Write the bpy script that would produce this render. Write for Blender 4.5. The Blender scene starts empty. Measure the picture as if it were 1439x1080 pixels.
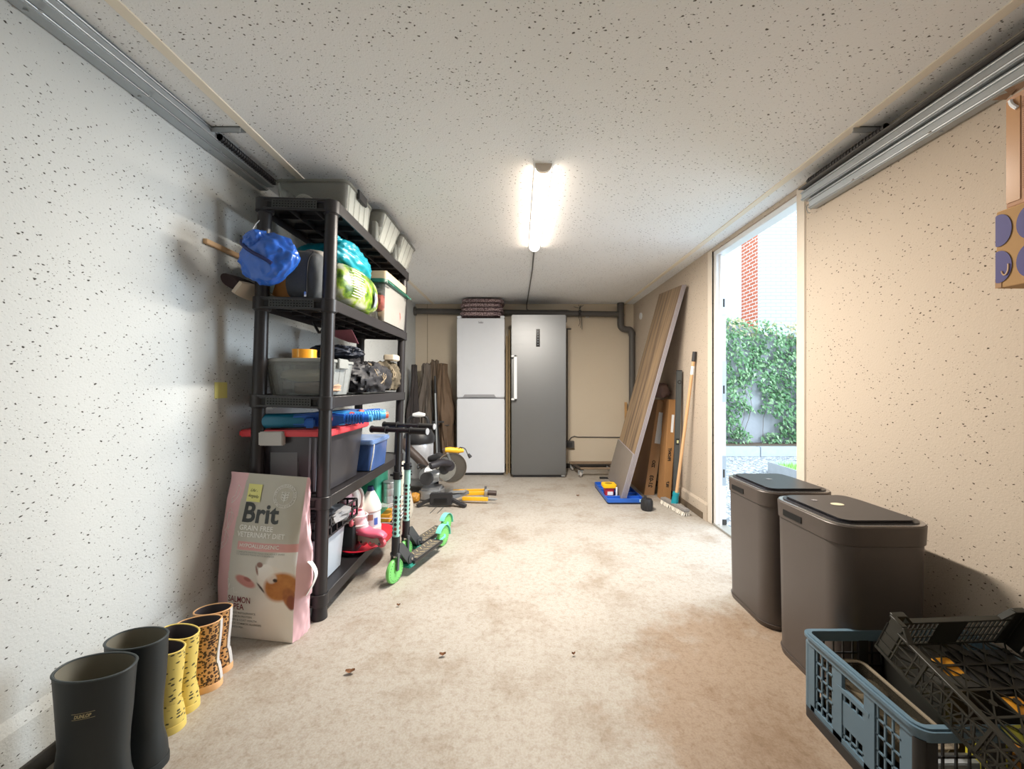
import bpy, bmesh, math, random
from math import pi, sin, cos, radians as R
from mathutils import Vector as V, Matrix, noise
random.seed(7)
S = bpy.context.scene
COL = S.collection
# ------------------------------------------------------------------ camera
H = 1.042            # eye height
F = 540.0            # focal length in pixels of the 1439 px wide frame
cd = bpy.data.cameras.new('camera'); cam = bpy.data.objects.new('camera', cd); COL.objects.link(cam)
cam.location = (0, 0, H); cam.rotation_euler = (pi/2, 0, 0)
cd.sensor_width = 36; cd.lens = F/1439*36; cd.shift_x = -9.5/1439; cd.shift_y = 1.0/1439
cd.clip_start = .02
S.camera = cam
# ------------------------------------------------------------------ light
S.view_settings.view_transform = 'Standard'; S.view_settings.look = 'None'
S.view_settings.gamma = 1; S.view_settings.use_curve_mapping = False
S.view_settings.exposure = 0.55
w = bpy.data.worlds.new('sky'); S.world = w; w.use_nodes = True
bg = w.node_tree.nodes['Background']; bg.inputs[0].default_value = (.74, .87, 1.0, 1); bg.inputs[1].default_value = 1.9
def area(name, loc, rot, sx, sy, power, col, spread=pi):
    l = bpy.data.lights.new(name, 'AREA'); l.shape = 'RECTANGLE'; l.size = sx; l.size_y = sy
    l.energy = power; l.color = col; l.spread = spread
    o = bpy.data.objects.new(name, l); o.location = loc; o.rotation_euler = rot; COL.objects.link(o); return o

# bright sky over the yard outside the side door
area('daylight_yard', (4.6, 1.2, 3.3), (R(0), R(60), R(-22)), 2.5, 2.5, 105, (.70, .86, 1.0))
area('daylight_bounce', (5.4, 3.7, 1.9), (R(0), R(88), R(17)), 2.4, 1.8, 200, (.82, .92, 1.0))  # added lamp for daylight bounced from outside; no house wall stands here

# ------------------------------------------------------------------ helpers
def lin(c):
    return c/12.92 if c <= .04045 else ((c+.055)/1.055)**2.4
def hx(h):
    h = h.lstrip('#'); return tuple(lin(int(h[i:i+2], 16)/255) for i in (0, 2, 4))
MATS = {}
def M(name, col, rough=.5, metal=0, var=.08, vs=14, bump=0, bs=60, emit=0, alpha=1, spec=.5, coat=0):
    if name in MATS: return MATS[name]
    m = bpy.data.materials.new(name); m.use_nodes = True; nt = m.node_tree; N = nt.nodes; L = nt.links
    b = N['Principled BSDF']; c = hx(col)
    tc = N.new('ShaderNodeTexCoord'); nz = N.new('ShaderNodeTexNoise'); nz.inputs['Scale'].default_value = vs
    nz.inputs['Detail'].default_value = 4
    L.new(tc.outputs['Object'], nz.inputs['Vector'])
    mx = N.new('ShaderNodeMix'); mx.data_type = 'RGBA'
    mx.inputs[6].default_value = tuple(max(0, x*(1-var)) for x in c)+(1,)
    mx.inputs[7].default_value = tuple(min(1, x*(1+var)) for x in c)+(1,)
    L.new(nz.outputs['Fac'], mx.inputs[0]); L.new(mx.outputs[2], b.inputs['Base Color'])
    b.inputs['Roughness'].default_value = rough; b.inputs['Metallic'].default_value = metal
    b.inputs['Specular IOR Level'].default_value = spec
    if coat: b.inputs['Coat Weight'].default_value = coat
    if emit:
        b.inputs['Emission Color'].default_value = c+(1,); b.inputs['Emission Strength'].default_value = emit
    if bump:
        n2 = N.new('ShaderNodeTexNoise'); n2.inputs['Scale'].default_value = bs; n2.inputs['Detail'].default_value = 3
        L.new(tc.outputs['Object'], n2.inputs['Vector'])
        bp = N.new('ShaderNodeBump'); bp.inputs['Strength'].default_value = bump; bp.inputs['Distance'].default_value = .01
        L.new(n2.outputs['Fac'], bp.inputs['Height']); L.new(bp.outputs[0], b.inputs['Normal'])
    if alpha < 1: b.inputs['Alpha'].default_value = alpha
    MATS[name] = m; return m
def clear(name, col='#f2f4f4', body=.25, rough=.12):
    """thin see-through plastic: mostly transparent, some pale body, some gloss"""
    if name in MATS: return MATS[name]
    m = bpy.data.materials.new(name); m.use_nodes = True; nt = m.node_tree; N = nt.nodes; L = nt.links
    b = N['Principled BSDF']; out = N['Material Output']; c = hx(col)
    nz = N.new('ShaderNodeTexNoise'); nz.inputs['Scale'].default_value = 9
    rp = N.new('ShaderNodeMapRange'); rp.inputs[3].default_value = body*.8; rp.inputs[4].default_value = body*1.2
    L.new(nz.outputs['Fac'], rp.inputs[0])
    b.inputs['Base Color'].default_value = c+(1,); b.inputs['Roughness'].default_value = rough
    t = N.new('ShaderNodeBsdfTransparent'); mx = N.new('ShaderNodeMixShader')
    t.inputs[0].default_value = tuple(.6+.4*x for x in c)+(1,)
    fr = N.new('ShaderNodeFresnel'); fr.inputs[0].default_value = 1.3
    ad = N.new('ShaderNodeMath'); ad.operation = 'ADD'; ad.use_clamp = True
    L.new(rp.outputs[0], ad.inputs[0]); L.new(fr.outputs[0], ad.inputs[1]); L.new(ad.outputs[0], mx.inputs[0])
    L.new(t.outputs[0], mx.inputs[1]); L.new(b.outputs[0], mx.inputs[2]); L.new(mx.outputs[0], out.inputs[0])
    MATS[name] = m; return m

def at(px, py, Y):
    return V(((px-729)*Y/F, Y, H-(py-541)*Y/F))

class MB:
    """collects shapes, builds them as one mesh object"""
    def __init__(s, mtx=None): s.v = []; s.f = []; s.M = mtx or Matrix()
    def add(s, vs, fs):
        n = len(s.v); s.v += [s.M @ V(p) for p in vs]; s.f += [tuple(i+n for i in f) for f in fs]; return s
    def box(s, x0, x1, y0, y1, z0, z1, m=None):
        vs = [V((x, y, z)) for z in (z0, z1) for y in (y0, y1) for x in (x0, x1)]
        if m: vs = [m @ p for p in vs]
        return s.add(vs, [(0, 2, 3, 1), (4, 5, 7, 6), (0, 1, 5, 4), (2, 6, 7, 3), (0, 4, 6, 2), (1, 3, 7, 5)])
    def cbox(s, c, d, m=None):
        return s.box(c[0]-d[0]/2, c[0]+d[0]/2, c[1]-d[1]/2, c[1]+d[1]/2, c[2]-d[2]/2, c[2]+d[2]/2, m)
    def bar(s, p, q, w, h=None, up=(0, 0, 1)):
        p = V(p); q = V(q); d = (q-p); L = d.length
        if L < 1e-6: return s
        d.normalize(); u = V(up)
        if abs(d.dot(u)) > .98: u = V((1, 0, 0)) if abs(d.x) < .9 else V((0, 1, 0))
        a = d.cross(u).normalized(); b = a.cross(d); h = w if h is None else h
        vs = [o + a*i*w/2 + b*j*h/2 for o in (p, q) for j in (-1, 1) for i in (-1, 1)]
        return s.add(vs, [(0, 1, 3, 2), (4, 6, 7, 5), (0, 4, 5, 1), (2, 3, 7, 6), (0, 2, 6, 4), (1, 5, 7, 3)])
    def loft(s, rings, cap0=True, cap1=True, closed=True):
        n = len(rings[0]); vs = [p for r in rings for p in r]; fs = []
        for i in range(len(rings)-1):
            for j in range(n if closed else n-1):
                k = (j+1) % n; fs.append((i*n+j, i*n+k, (i+1)*n+k, (i+1)*n+j))
        if cap0: fs.append(tuple(reversed(range(n))))
        if cap1: fs.append(tuple(range((len(rings)-1)*n, len(rings)*n)))
        return s.add(vs, fs)
    def cyl(s, p, q, r0, r1=None, seg=20, cap=True):
        p = V(p); q = V(q); d = (q-p).normalized(); r1 = r0 if r1 is None else r1
        u = V((0, 0, 1)) if abs(d.z) < .95 else V((1, 0, 0)); a = d.cross(u).normalized(); b = a.cross(d)
        rg = [[o + (a*cos(2*pi*k/seg)+b*sin(2*pi*k/seg))*r for k in range(seg)] for o, r in ((p, r0), (q, r1))]
        return s.loft(rg, cap, cap)
    def tube(s, pts, r, seg=8, smooth=0, closed=False):
        pts = [V(p) for p in pts]
        for _ in range(smooth):
            q = [pts[0]]
            for a, b in zip(pts, pts[1:]): q += [a*.75+b*.25, a*.25+b*.75]
            q.append(pts[-1]); pts = q
        rg = []; pa = None
        for i, p in enumerate(pts):
            d = (pts[min(i+1, len(pts)-1)]-pts[max(i-1, 0)])
            if closed: d = pts[(i+1) % len(pts)]-pts[i-1]
            d.normalize()
            if pa is None:
                u = V((0, 0, 1)) if abs(d.z) < .9 else V((1, 0, 0)); a = d.cross(u).normalized()
            else:
                a = pa-d*pa.dot(d); a = a.normalized() if a.length > 1e-5 else d.orthogonal().normalized()
            pa = a; b = d.cross(a); rr = r[i] if isinstance(r, (list, tuple)) else r
            rg.append([p+(a*cos(2*pi*k/seg)+b*sin(2*pi*k/seg))*rr for k in range(seg)])
        if closed: rg.append(rg[0]); return s.loft(rg, False, False)
        return s.loft(rg)
    def lathe(s, prof, c=(0, 0, 0), seg=32, m=None, sx=1, sy=1):
        c = V(c); rg = [[c+V((r*cos(2*pi*k/seg)*sx, r*sin(2*pi*k/seg)*sy, z)) for k in range(seg)] for r, z in prof]
        if m: rg = [[m @ p for p in r] for r in rg]
        return s.loft(rg)
    def rbox(s, x0, x1, y0, y1, z0, z1, r=.02, seg=6, taper=0, m=None):
        """vertical-edge rounded box, taper = how much narrower the bottom is on each side"""
        def ring(z, t):
            o = []
            for cx, cy, a0 in ((x1-r-t, y1-r-t, 0), (x0+r+t, y1-r-t, 90), (x0+r+t, y0+r+t, 180), (x1-r-t, y0+r+t, 270)):
                for k in range(seg+1):
                    a = R(a0+90*k/seg); o.append(V((cx+r*cos(a), cy+r*sin(a), z)))
            return o
        rg = [ring(z0, taper), ring(z1, 0)]
        if m: rg = [[m @ p for p in q] for q in rg]
        return s.loft(rg)
    def rshell(s, x0, x1, y0, y1, z0, z1, r=.02, th=.004, seg=6, taper=0, bottom=True):
        """open box with rounded vertical edges"""
        def ring(z, t, ins):
            o = []; rr = max(r-ins, .002)
            for cx, cy, a0 in ((x1-r-t, y1-r-t, 0), (x0+r+t, y1-r-t, 90), (x0+r+t, y0+r+t, 180), (x1-r-t, y0+r+t, 270)):
                for k in range(seg+1):
                    a = R(a0+90*k/seg); o.append(V((cx+rr*cos(a), cy+rr*sin(a), z)))
            return o
        rg = [ring(z0, taper, 0), ring(z1, 0, 0), ring(z1, 0, th), ring(z0+th, taper, th)]
        return s.loft(rg, True, True)
    def blob(s, c, r, amp=.1, freq=3, seed=0, e=1.0, seg=40, flat=None, ridge=False, m=None, stretch=(1, 1, 1)):
        c = V(c); r = V(r); so = V((seed*7.3, seed*3.1, seed*1.7)); rg = []
        def sg(x, p): return (abs(x)**p)*(1 if x >= 0 else -1)
        n1 = seg//2
        for i in range(n1+1):
            th = pi*(i/n1)*.985+.01; row = []
            for k in range(seg):
                ph = 2*pi*k/seg
                d = V((sg(sin(th), e)*sg(cos(ph), e), sg(sin(th), e)*sg(sin(ph), e), -sg(cos(th), e)))
                q = V((d.x*stretch[0], d.y*stretch[1], d.z*stretch[2]))
                n = noise.fractal(q*freq+so, .8, 2.1, 3)
                if ridge: n = (1-2*abs(noise.noise(q*freq+so)))*.6+(1-2*abs(noise.noise(q*freq*2.1+so)))*.3-.3
                f = 1+amp*n
                p = V((d.x*r.x*f, d.y*r.y*f, d.z*r.z*f))
                if flat is not None: p.z = max(p.z, -r.z*flat)
                row.append((m @ p if m else p)+c)
            rg.append(row)
        return s.loft(rg)
    def prism(s, poly, O, A, B, N, d):
        """2-D outline in plane (A,B) extruded by d along N"""
        O = V(O); A = V(A); B = V(B); N = V(N)
        r0 = [O+A*x+B*y for x, y in poly]; r1 = [p+N*d for p in r0]
        return s.loft([r0, r1])
    def grid(s, O, A, B, N, nx, ny, w=.004, t=.004):
        """lattice of bars across the parallelogram O, A, B"""
        O = V(O); A = V(A); B = V(B); N = V(N).normalized()
        for i in range(nx+1):
            p = O+A*(i/nx); s.bar(p, p+B, w, t, up=N)
        for j in range(ny+1):
            p = O+B*(j/ny); s.bar(p, p+A, w, t, up=N)
        return s
    def build(s, name, mat, parent=None, world=False, smooth=True, bevel=0, seg=2, ang=40):
        me = bpy.data.meshes.new(name)
        vs = s.v
        if world and parent is not None:
            pm = parent
            mm = pm.matrix_basis.copy() if pm.parent is None else pm.parent.matrix_basis @ pm.matrix_basis
            mi = mm.inverted(); vs = [mi @ p for p in vs]
        me.from_pydata([tuple(p) for p in vs], [], s.f)
        bm = bmesh.new(); bm.from_mesh(me); bmesh.ops.recalc_face_normals(bm, faces=bm.faces)
        if bevel:
            es = [e for e in bm.edges if len(e.link_faces) == 2 and e.calc_face_angle(0) > .6]
            try: bmesh.ops.bevel(bm, geom=es, offset=bevel, segments=seg, affect='EDGES', clamp_overlap=True)
            except Exception: pass
        for f in bm.faces: f.smooth = smooth
        if smooth:
            for e in bm.edges:
                if len(e.link_faces) == 2 and e.calc_face_angle(0) > R(ang): e.smooth = False
        bm.to_mesh(me); bm.free()
        if isinstance(mat, (list, tuple)):
            for x in mat: me.materials.append(x)
        else: me.materials.append(mat)
        o = bpy.data.objects.new(name, me); COL.objects.link(o)
        if parent is not None: o.parent = parent
        return o
def tag(o, label, cat, group=None, kind=None):
    if label: o['label'] = label
    if cat: o['category'] = cat
    if group: o['group'] = group
    if kind: o['kind'] = kind
    return o
def thing(name, label, cat, loc=(0, 0, 0), rot=(0, 0, 0), group=None):
    o = bpy.data.objects.new(name, None); o.location = loc; o.rotation_euler = rot; o.empty_display_size = .05
    o.matrix_basis = Matrix.LocRotScale(V(loc), __import__('mathutils').Euler(rot), None)
    COL.objects.link(o); return tag(o, label, cat, group)
def struct(o, label=None):
    o['kind'] = 'structure'
    if label: o['label'] = label
    return o
def part(o, label=None):
    if label: o['label'] = label
    return o
def copy_tree(o, parent=None):
    c = o.copy(); COL.objects.link(c)
    if parent is not None: c.parent = parent
    for ch in list(o.children): copy_tree(ch, c)
    return c
def text(body, size=1, bold=0, shear=0, sp=1):
    cu = bpy.data.curves.new('t', 'FONT'); cu.body = body; cu.size = size; cu.offset = bold; cu.shear = shear
    cu.space_character = sp; cu.resolution_u = 3
    ob = bpy.data.objects.new('t', cu); COL.objects.link(ob)
    dg = bpy.context.evaluated_depsgraph_get(); me = bpy.data.meshes.new_from_object(ob.evaluated_get(dg))
    vs = [tuple(v.co) for v in me.vertices]; fs = [tuple(p.vertices) for p in me.polygons]
    bpy.data.objects.remove(ob); bpy.data.curves.remove(cu); bpy.data.meshes.remove(me)
    return vs, fs
def put_text(mb, body, size, fn, width=None, **k):
    """letters laid on a surface by fn(x, y) -> point; width squeezes the line"""
    vs, fs = text(body, size, **k)
    if not vs: return mb
    xm = max(v[0] for v in vs); kx = (width/xm) if width else 1
    return mb.add([fn(v[0]*kx, v[1]) for v in vs], fs)

# ------------------------------------------------------------------ surface materials
def speckled(name, base, dark, warm=None, scale=34, dens=.5, size=.25, bump=.25, axes=(1, 2)):
    m = bpy.data.materials.new(name); m.use_nodes = True; nt = m.node_tree; N = nt.nodes; L = nt.links
    b = N['Principled BSDF']; b.inputs['Roughness'].default_value = .85; b.inputs['Specular IOR Level'].default_value = .2
    tc = N.new('ShaderNodeTexCoord')
    def math_(op, a, bb, clamp=False):
        n = N.new('ShaderNodeMath'); n.operation = op; n.use_clamp = clamp
        for i, x in enumerate((a, bb)):
            if isinstance(x, (int, float)): n.inputs[i].default_value = x
            elif x is not None: L.new(x, n.inputs[i])
        return n.outputs[0]
    wz = N.new('ShaderNodeTexNoise'); wz.inputs['Scale'].default_value = 60
    L.new(tc.outputs['Object'], wz.inputs['Vector'])
    wm = N.new('ShaderNodeVectorMath'); wm.operation = 'SCALE'; wm.inputs[3].default_value = .012
    L.new(wz.outputs['Color'], wm.inputs[0])
    wa = N.new('ShaderNodeVectorMath'); wa.operation = 'ADD'; L.new(tc.outputs['Object'], wa.inputs[0]); L.new(wm.outputs[0], wa.inputs[1])
    cl = N.new('ShaderNodeTexNoise'); cl.inputs['Scale'].default_value = 7; L.new(tc.outputs['Object'], cl.inputs['Vector'])
    masks = []
    sxyz = N.new('ShaderNodeSeparateXYZ'); L.new(wa.outputs[0], sxyz.inputs[0])
    cb2 = N.new('ShaderNodeCombineXYZ'); L.new(sxyz.outputs[axes[0]], cb2.inputs[0]); L.new(sxyz.outputs[axes[1]], cb2.inputs[1])
    mp2 = N.new('ShaderNodeMapping'); mp2.inputs['Rotation'].default_value = (0, 0, .6); mp2.inputs['Scale'].default_value = (1, 1.7, 1)
    L.new(cb2.outputs[0], mp2.inputs[0])
    for sc, dn, sz in ((scale, dens, size), (scale*2.3, dens*.8, size*.9)):
        vo = N.new('ShaderNodeTexVoronoi'); vo.voronoi_dimensions = '2D'; vo.inputs['Scale'].default_value = sc; L.new(mp2.outputs[0], vo.inputs['Vector'])
        sp = N.new('ShaderNodeSeparateColor'); L.new(vo.outputs['Color'], sp.inputs[0])
        t = math_('SUBTRACT', sp.outputs[0], math_('SUBTRACT', 1.35-dn, cl.outputs['Fac']))
        t = math_('MULTIPLY', t, sz*1.6); t = math_('MINIMUM', t, sz)
        k = math_('SUBTRACT', t, vo.outputs['Distance']); k = math_('MULTIPLY', k, 14, True); masks.append(k)
    mk = math_('MAXIMUM', masks[0], masks[1])
    n2 = N.new('ShaderNodeTexNoise'); n2.inputs['Scale'].default_value = 1.3; n2.inputs['Detail'].default_value = 5
    L.new(tc.outputs['Object'], n2.inputs['Vector'])
    a = N.new('ShaderNodeMix'); a.data_type = 'RGBA'; c = hx(base); w_ = hx(warm or base)
    a.inputs[6].default_value = c+(1,); a.inputs[7].default_value = w_+(1,)
    L.new(n2.outputs['Fac'], a.inputs[0])
    x = N.new('ShaderNodeMix'); x.data_type = 'RGBA'; L.new(mk, x.inputs[0]); L.new(a.outputs[2], x.inputs[6])
    x.inputs[7].default_value = hx(dark)+(1,); L.new(x.outputs[2], b.inputs['Base Color'])
    fn = N.new('ShaderNodeTexNoise'); fn.inputs['Scale'].default_value = 170; L.new(tc.outputs['Object'], fn.inputs['Vector'])
    h = math_('SUBTRACT', fn.outputs['Fac'], math_('MULTIPLY', mk, 1.5))
    bp = N.new('ShaderNodeBump'); bp.inputs['Strength'].default_value = bump; bp.inputs['Distance'].default_value = .004
    L.new(h, bp.inputs['Height']); L.new(bp.outputs[0], b.inputs['Normal'])
    return m
m_wall = speckled('wall_plaster', '#c9cdcd', '#3f3c38', '#cdd1d1', 38, .56, .155)
m_wallr = speckled('wall_plaster_lamplit', '#c4b6a6', '#473a2f', '#c6b9aa', 38, .56, .15)  # the lamp's warmth on this wall is put into the plaster colour
m_back = speckled('wall_plaster_back', '#ddd2c0', '#94866f', '#d7c9b4', 60, .30, .14, axes=(0, 2))
m_ceil = speckled('ceiling_board', '#f3f5f6', '#5a5752', '#f0f2f3', 34, .62, .15, axes=(0, 1))
m_reveal = M('reveal_plaster', '#dcd2c4', .85, var=.04, bump=.1)
def floor_mat():
    m = bpy.data.materials.new('floor_concrete'); m.use_nodes = True; nt = m.node_tree; N = nt.nodes; L = nt.links
    b = N['Principled BSDF']; tc = N.new('ShaderNodeTexCoord')
    def nz(s, d=5, r=.6):
        n = N.new('ShaderNodeTexNoise'); n.inputs['Scale'].default_value = s; n.inputs['Detail'].default_value = d
        n.inputs['Roughness'].default_value = r; L.new(tc.outputs['Object'], n.inputs['Vector']); return n.outputs['Fac']
    def ramp(f, a, bb, ca, cb):
        r = N.new('ShaderNodeValToRGB'); r.color_ramp.elements[0].position = a; r.color_ramp.elements[1].position = bb
        r.color_ramp.elements[0].color = ca+(1,); r.color_ramp.elements[1].color = cb+(1,); L.new(f, r.inputs[0]); return r.outputs[0]
    def mul(a, bb, f=1):
        x = N.new('ShaderNodeMix'); x.data_type = 'RGBA'; x.blend_type = 'MULTIPLY'; x.inputs[0].default_value = f
        L.new(a, x.inputs[6]); L.new(bb, x.inputs[7]); return x.outputs[2]
    base = ramp(nz(1.6, 6), .3, .7, hx('#a6a19a'), hx('#b2ada6'))
    st = ramp(nz(3.2, 9, .72), .30, .50, hx('#ccb497'), (1, 1, 1))
    gr = ramp(nz(42, 6, .7), .30, .52, hx('#d0c2b0'), (1, 1, 1))
    fi = ramp(nz(150, 3, .7), .3, .6, (.72, .66, .58), (1, 1, 1))
    c = mul(mul(mul(base, st, .6), gr, .6), fi, .6)
    vm = N.new('ShaderNodeVectorMath'); vm.operation = 'DISTANCE'; vm.inputs[1].default_value = (1.0, 1.15, 0); L.new(tc.outputs['Object'], vm.inputs[0])
    a1 = N.new('ShaderNodeMath'); a1.operation = 'MULTIPLY_ADD'; L.new(nz(4.5, 8, .7), a1.inputs[0]); a1.inputs[1].default_value = -1.0; L.new(vm.outputs['Value'], a1.inputs[2])
    c = mul(c, ramp(a1.outputs[0], -.42, .22, hx('#d3ad85'), (1, 1, 1)), .6)
    L.new(c, b.inputs['Base Color']); b.inputs['Roughness'].default_value = .55; b.inputs['Specular IOR Level'].default_value = .3
    bp = N.new('ShaderNodeBump'); bp.inputs['Strength'].default_value = .25; bp.inputs['Distance'].default_value = .006
    L.new(nz(55, 5), bp.inputs['Height']); L.new(bp.outputs[0], b.inputs['Normal']); return m
m_floor = floor_mat()
XL, XR, YB, ZC, YF = -1.303, 1.45, 4.85, 2.066, -1.5
DY0, DY1 = 2.0, 2.88           # side door opening
# ------------------------------------------------------------------ room shell
struct(MB().box(XL-.15, XR+.08, YF, YB+.15, -.12, 0).build('floor', m_floor, smooth=False))
struct(MB().box(XL-.15, XR+.081, YF, YB+.15, ZC, ZC+.14).build('ceiling', m_ceil, smooth=False))
mb = MB().box(XL-.15, XL, YF, YB+.15, 0, ZC)
mb.prism([(0, 0), (.010, 0), (.010, .155), (0, .19)], (XL, YF, 0), (1, 0, 0), (0, 0, 1), (0, 1, 0), YB-YF)
struct(mb.build('wall_left', m_wall, smooth=False))
struct(MB().box(XL, XR, YB, YB+.15, 0, ZC).build('wall_back', m_back, smooth=False))
mb = MB().box(XR, XR+.08, YF, DY0, 0, ZC).box(XR, XR+.08, DY1, YB+.15, 0, ZC).box(XR, XR+.08, DY0, DY1, ZC-.025, ZC)
mb.prism([(0, 0), (-.012, 0), (-.012, .12), (0, .14)], (XR, DY1+.06, 0), (1, 0, 0), (0, 0, 1), (0, 1, 0), YB-DY1-.06)
struct(mb.build('wall_right', m_wallr, smooth=False))
# wall round the garage door opening behind the camera
struct(MB().box(XL-.15, XL+.12, YF-.15, YF, 0, ZC).box(XR-.12, XR+.08, YF-.15, YF, 0, ZC).box(XL+.12, XR-.12, YF-.15, YF, 1.98, ZC+.14).build('wall_front', m_wall, smooth=False))
t = thing('garage_door', 'closed white sectional garage door behind the camera', 'door', (.07, YF-.05, 0)); t['kind'] = 'structure'
for k in range(4):
    MB().box(XL+.06, XR-.06, YF-.06, YF-.02, .01+.49*k, .49+.49*k).build('door_panel', M('door_panel', '#e9e9e6', .5), t, True, bevel=.004)
m_base = M('dark_base', '#3b3835', .7, var=.2)
m_based = M('brown_base', '#6e6050', .8, var=.2)
struct(MB().box(XL+.0098, XL+.020, YF, 4.85, 0, .052).build('baseboard_left', m_base, bevel=.002))
struct(MB().box(XL, XR, YB-.012, YB, 0, .055).build('baseboard_back', m_base, bevel=.002))
struct(MB().box(XR-.020, XR-.0115, DY1+.12, YB, 0, .05).build('baseboard_right', m_based, bevel=.002))
# pale joint strips on the ceiling and corner strips at the side door
m_strip = M('joint_strip', '#f0e8d8', .8, var=.04)
struct(MB().box(-1.098, -1.062, YF, YB, ZC-.005, ZC).build('trim_1', m_strip, smooth=False))
struct(MB().box(1.312, 1.346, YF, YB, ZC-.005, ZC).build('trim_2', m_strip, smooth=False))
struct(MB().box(XR-.006, XR+.03, DY0-.06, DY0, 0, ZC-.01).build('trim_3', m_reveal, bevel=.003))
struct(MB().box(XR-.006, XR+.012, DY1, DY1+.06, 0, ZC-.01).build('trim_4', m_reveal, bevel=.003))
# seam of the back wall boards
struct(MB().box(-1.156, -1.150, YB-.003, YB, .05, ZC).build('trim_5', M('seam', '#a89a84', .9), smooth=False))
# side door frame
m_white = M('white_paint', '#eef1f4', .35, var=.03)
m_steel = M('zinc', '#b9bec2', .35, .9, var=.12, vs=8)
d = thing('door_1', 'white frame of the open side door with steel hinge plates', None, (XR+.04, 2.44, 0)); d['kind'] = 'structure'
mb = MB().box(XR+.012, XR+.085, DY1-.035, DY1, 0, ZC-.025).box(XR+.03, XR+.085, DY0, DY0+.012, 0, ZC-.025).box(XR+.01, XR+.085, DY0, DY1, ZC-.06, ZC-.025)
mb.box(XR+.035, XR+.05, DY1-.05, DY1-.035, 0, ZC-.06)
mb.build('frame', m_white, d, True, bevel=.003)
MB().box(XR+.0, XR+.09, DY0, DY1, 0, .012).build('threshold', M('threshold_alu', '#b8b6b0', .4, .6), d, True, bevel=.003)
for z0, z1 in ((1.56, 1.78), (.92, 1.22), (.30, .52)):
    mb = MB().box(XR+.052, XR+.084, DY1-.040, DY1-.034, z0, z1)
    part(mb.build('strike_plate', m_steel, d, True, bevel=.001), 'steel plate let into the frame')
    MB().box(XR+.060, XR+.072, DY1-.0415, DY1-.0398, z0+.06, z0+.12).build('latch_slot', m_base, d.children[-1], False, smooth=False).location = V((0, 0, 0))-d.location
MB().box(XR+.05, XR+.084, DY1-.05, DY1-.034, .0125, .05).build('foot_block', m_base, d, True, bevel=.003)
# dark patch of broken plaster near the far jamb
# ------------------------------------------------------------------ yard outside
def gravel_mat():
    m = bpy.data.materials.new('gravel'); m.use_nodes = True; nt = m.node_tree; N = nt.nodes; L = nt.links
    b = N['Principled BSDF']; b.inputs['Roughness'].default_value = .8
    v = N.new('ShaderNodeTexVoronoi'); v.inputs['Scale'].default_value = 42
    tc = N.new('ShaderNodeTexCoord'); L.new(tc.outputs['Object'], v.inputs['Vector'])
    r = N.new('ShaderNodeValToRGB'); sp = N.new('ShaderNodeSeparateColor'); L.new(v.outputs['Color'], sp.inputs[0]); L.new(sp.outputs[0], r.inputs[0])
    e = r.color_ramp.elements; e[0].color = hx('#7d8288')+(1,); e[1].color = hx('#dfe3e6')+(1,)
    x = N.new('ShaderNodeMix'); x.data_type = 'RGBA'; x.blend_type = 'MULTIPLY'; x.inputs[0].default_value = .8
    r2 = N.new('ShaderNodeValToRGB'); L.new(v.outputs['Distance'], r2.inputs[0]); r2.color_ramp.elements[0].color = (1, 1, 1, 1); r2.color_ramp.elements[0].position = .35
    r2.color_ramp.elements[1].color = (.15, .17, .2, 1); r2.color_ramp.elements[1].position = .8
    L.new(r.outputs[0], x.inputs[6]); L.new(r2.outputs[0], x.inputs[7]); L.new(x.outputs[2], b.inputs['Base Color'])
    return m
struct(MB().box(-12, 14, -14, 16, -.3, -.125).box(XR+.08, 9, -4, 12, -.125, -.02).build('ground', gravel_mat(), smooth=False), 'grey gravel of the yard')
m_kerb = M('kerb_concrete', '#a9b0b6', .85, var=.12, bump=.2)
for i in range(7):
    x = 2.35+.62*i
    tag(MB().box(x, x+.612, 5.70, 5.80, -.02, .124).build('kerb_block', m_kerb, bevel=.006), 'grey concrete kerb blocks edging the planting bed below the ivy', 'kerb', 'kerb blocks')
m_soil = M('soil', '#6a5c4e', .95, var=.3, vs=30, bump=.5)
struct(MB().box(2.3, 6.7, 5.80, 6.32, -.02, .10).build('trim_6', m_soil, smooth=False), 'strip of bare soil in the planting bed')
# garden wall
m_gwall = M('garden_wall', '#a7abb2', .9, var=.08, bump=.2, bs=20)
struct(MB().prism([(2.2, -.02), (7.2, -.02), (7.2, 1.62), (5.2, 1.78), (4.1, 1.88), (3.35, 2.13), (2.2, 2.2)], (0, 6.32, 0), (1, 0, 0), (0, 0, 1), (0, 1, 0), .16).build('wall_garden', m_gwall, smooth=False), 'grey rendered garden wall behind the ivy')
# raised bed with grass, near the doorway
t = thing('raised_bed', 'grey concrete raised bed filled with grass, outside the side door', 'planter', (3.8, 4.2, -.02))
MB().rshell(3.04, 4.6, 3.5, 4.70, -.02, .11, .01, .05, 2).build('bed_wall', m_kerb, t, True)
mb = MB().box(3.095, 4.545, 3.555, 4.645, .04, .085)
for i in range(2500):
    x = random.uniform(3.1, 4.54); y = random.uniform(3.56, 4.64); a = random.uniform(0, 6.28); h = random.uniform(.04, .085)
    p = V((x, y, .08)); s_ = V((cos(a), sin(a), 0))*.004
    mb.add([p-s_, p+s_, p+V((cos(a+1)*.02, sin(a+1)*.02, h))], [(0, 1, 2)])
g = mb.build('grass', M('grass', '#8fc06a', .8, var=.3, vs=30), t, True, smooth=False); g['kind'] = 'stuff'
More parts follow.
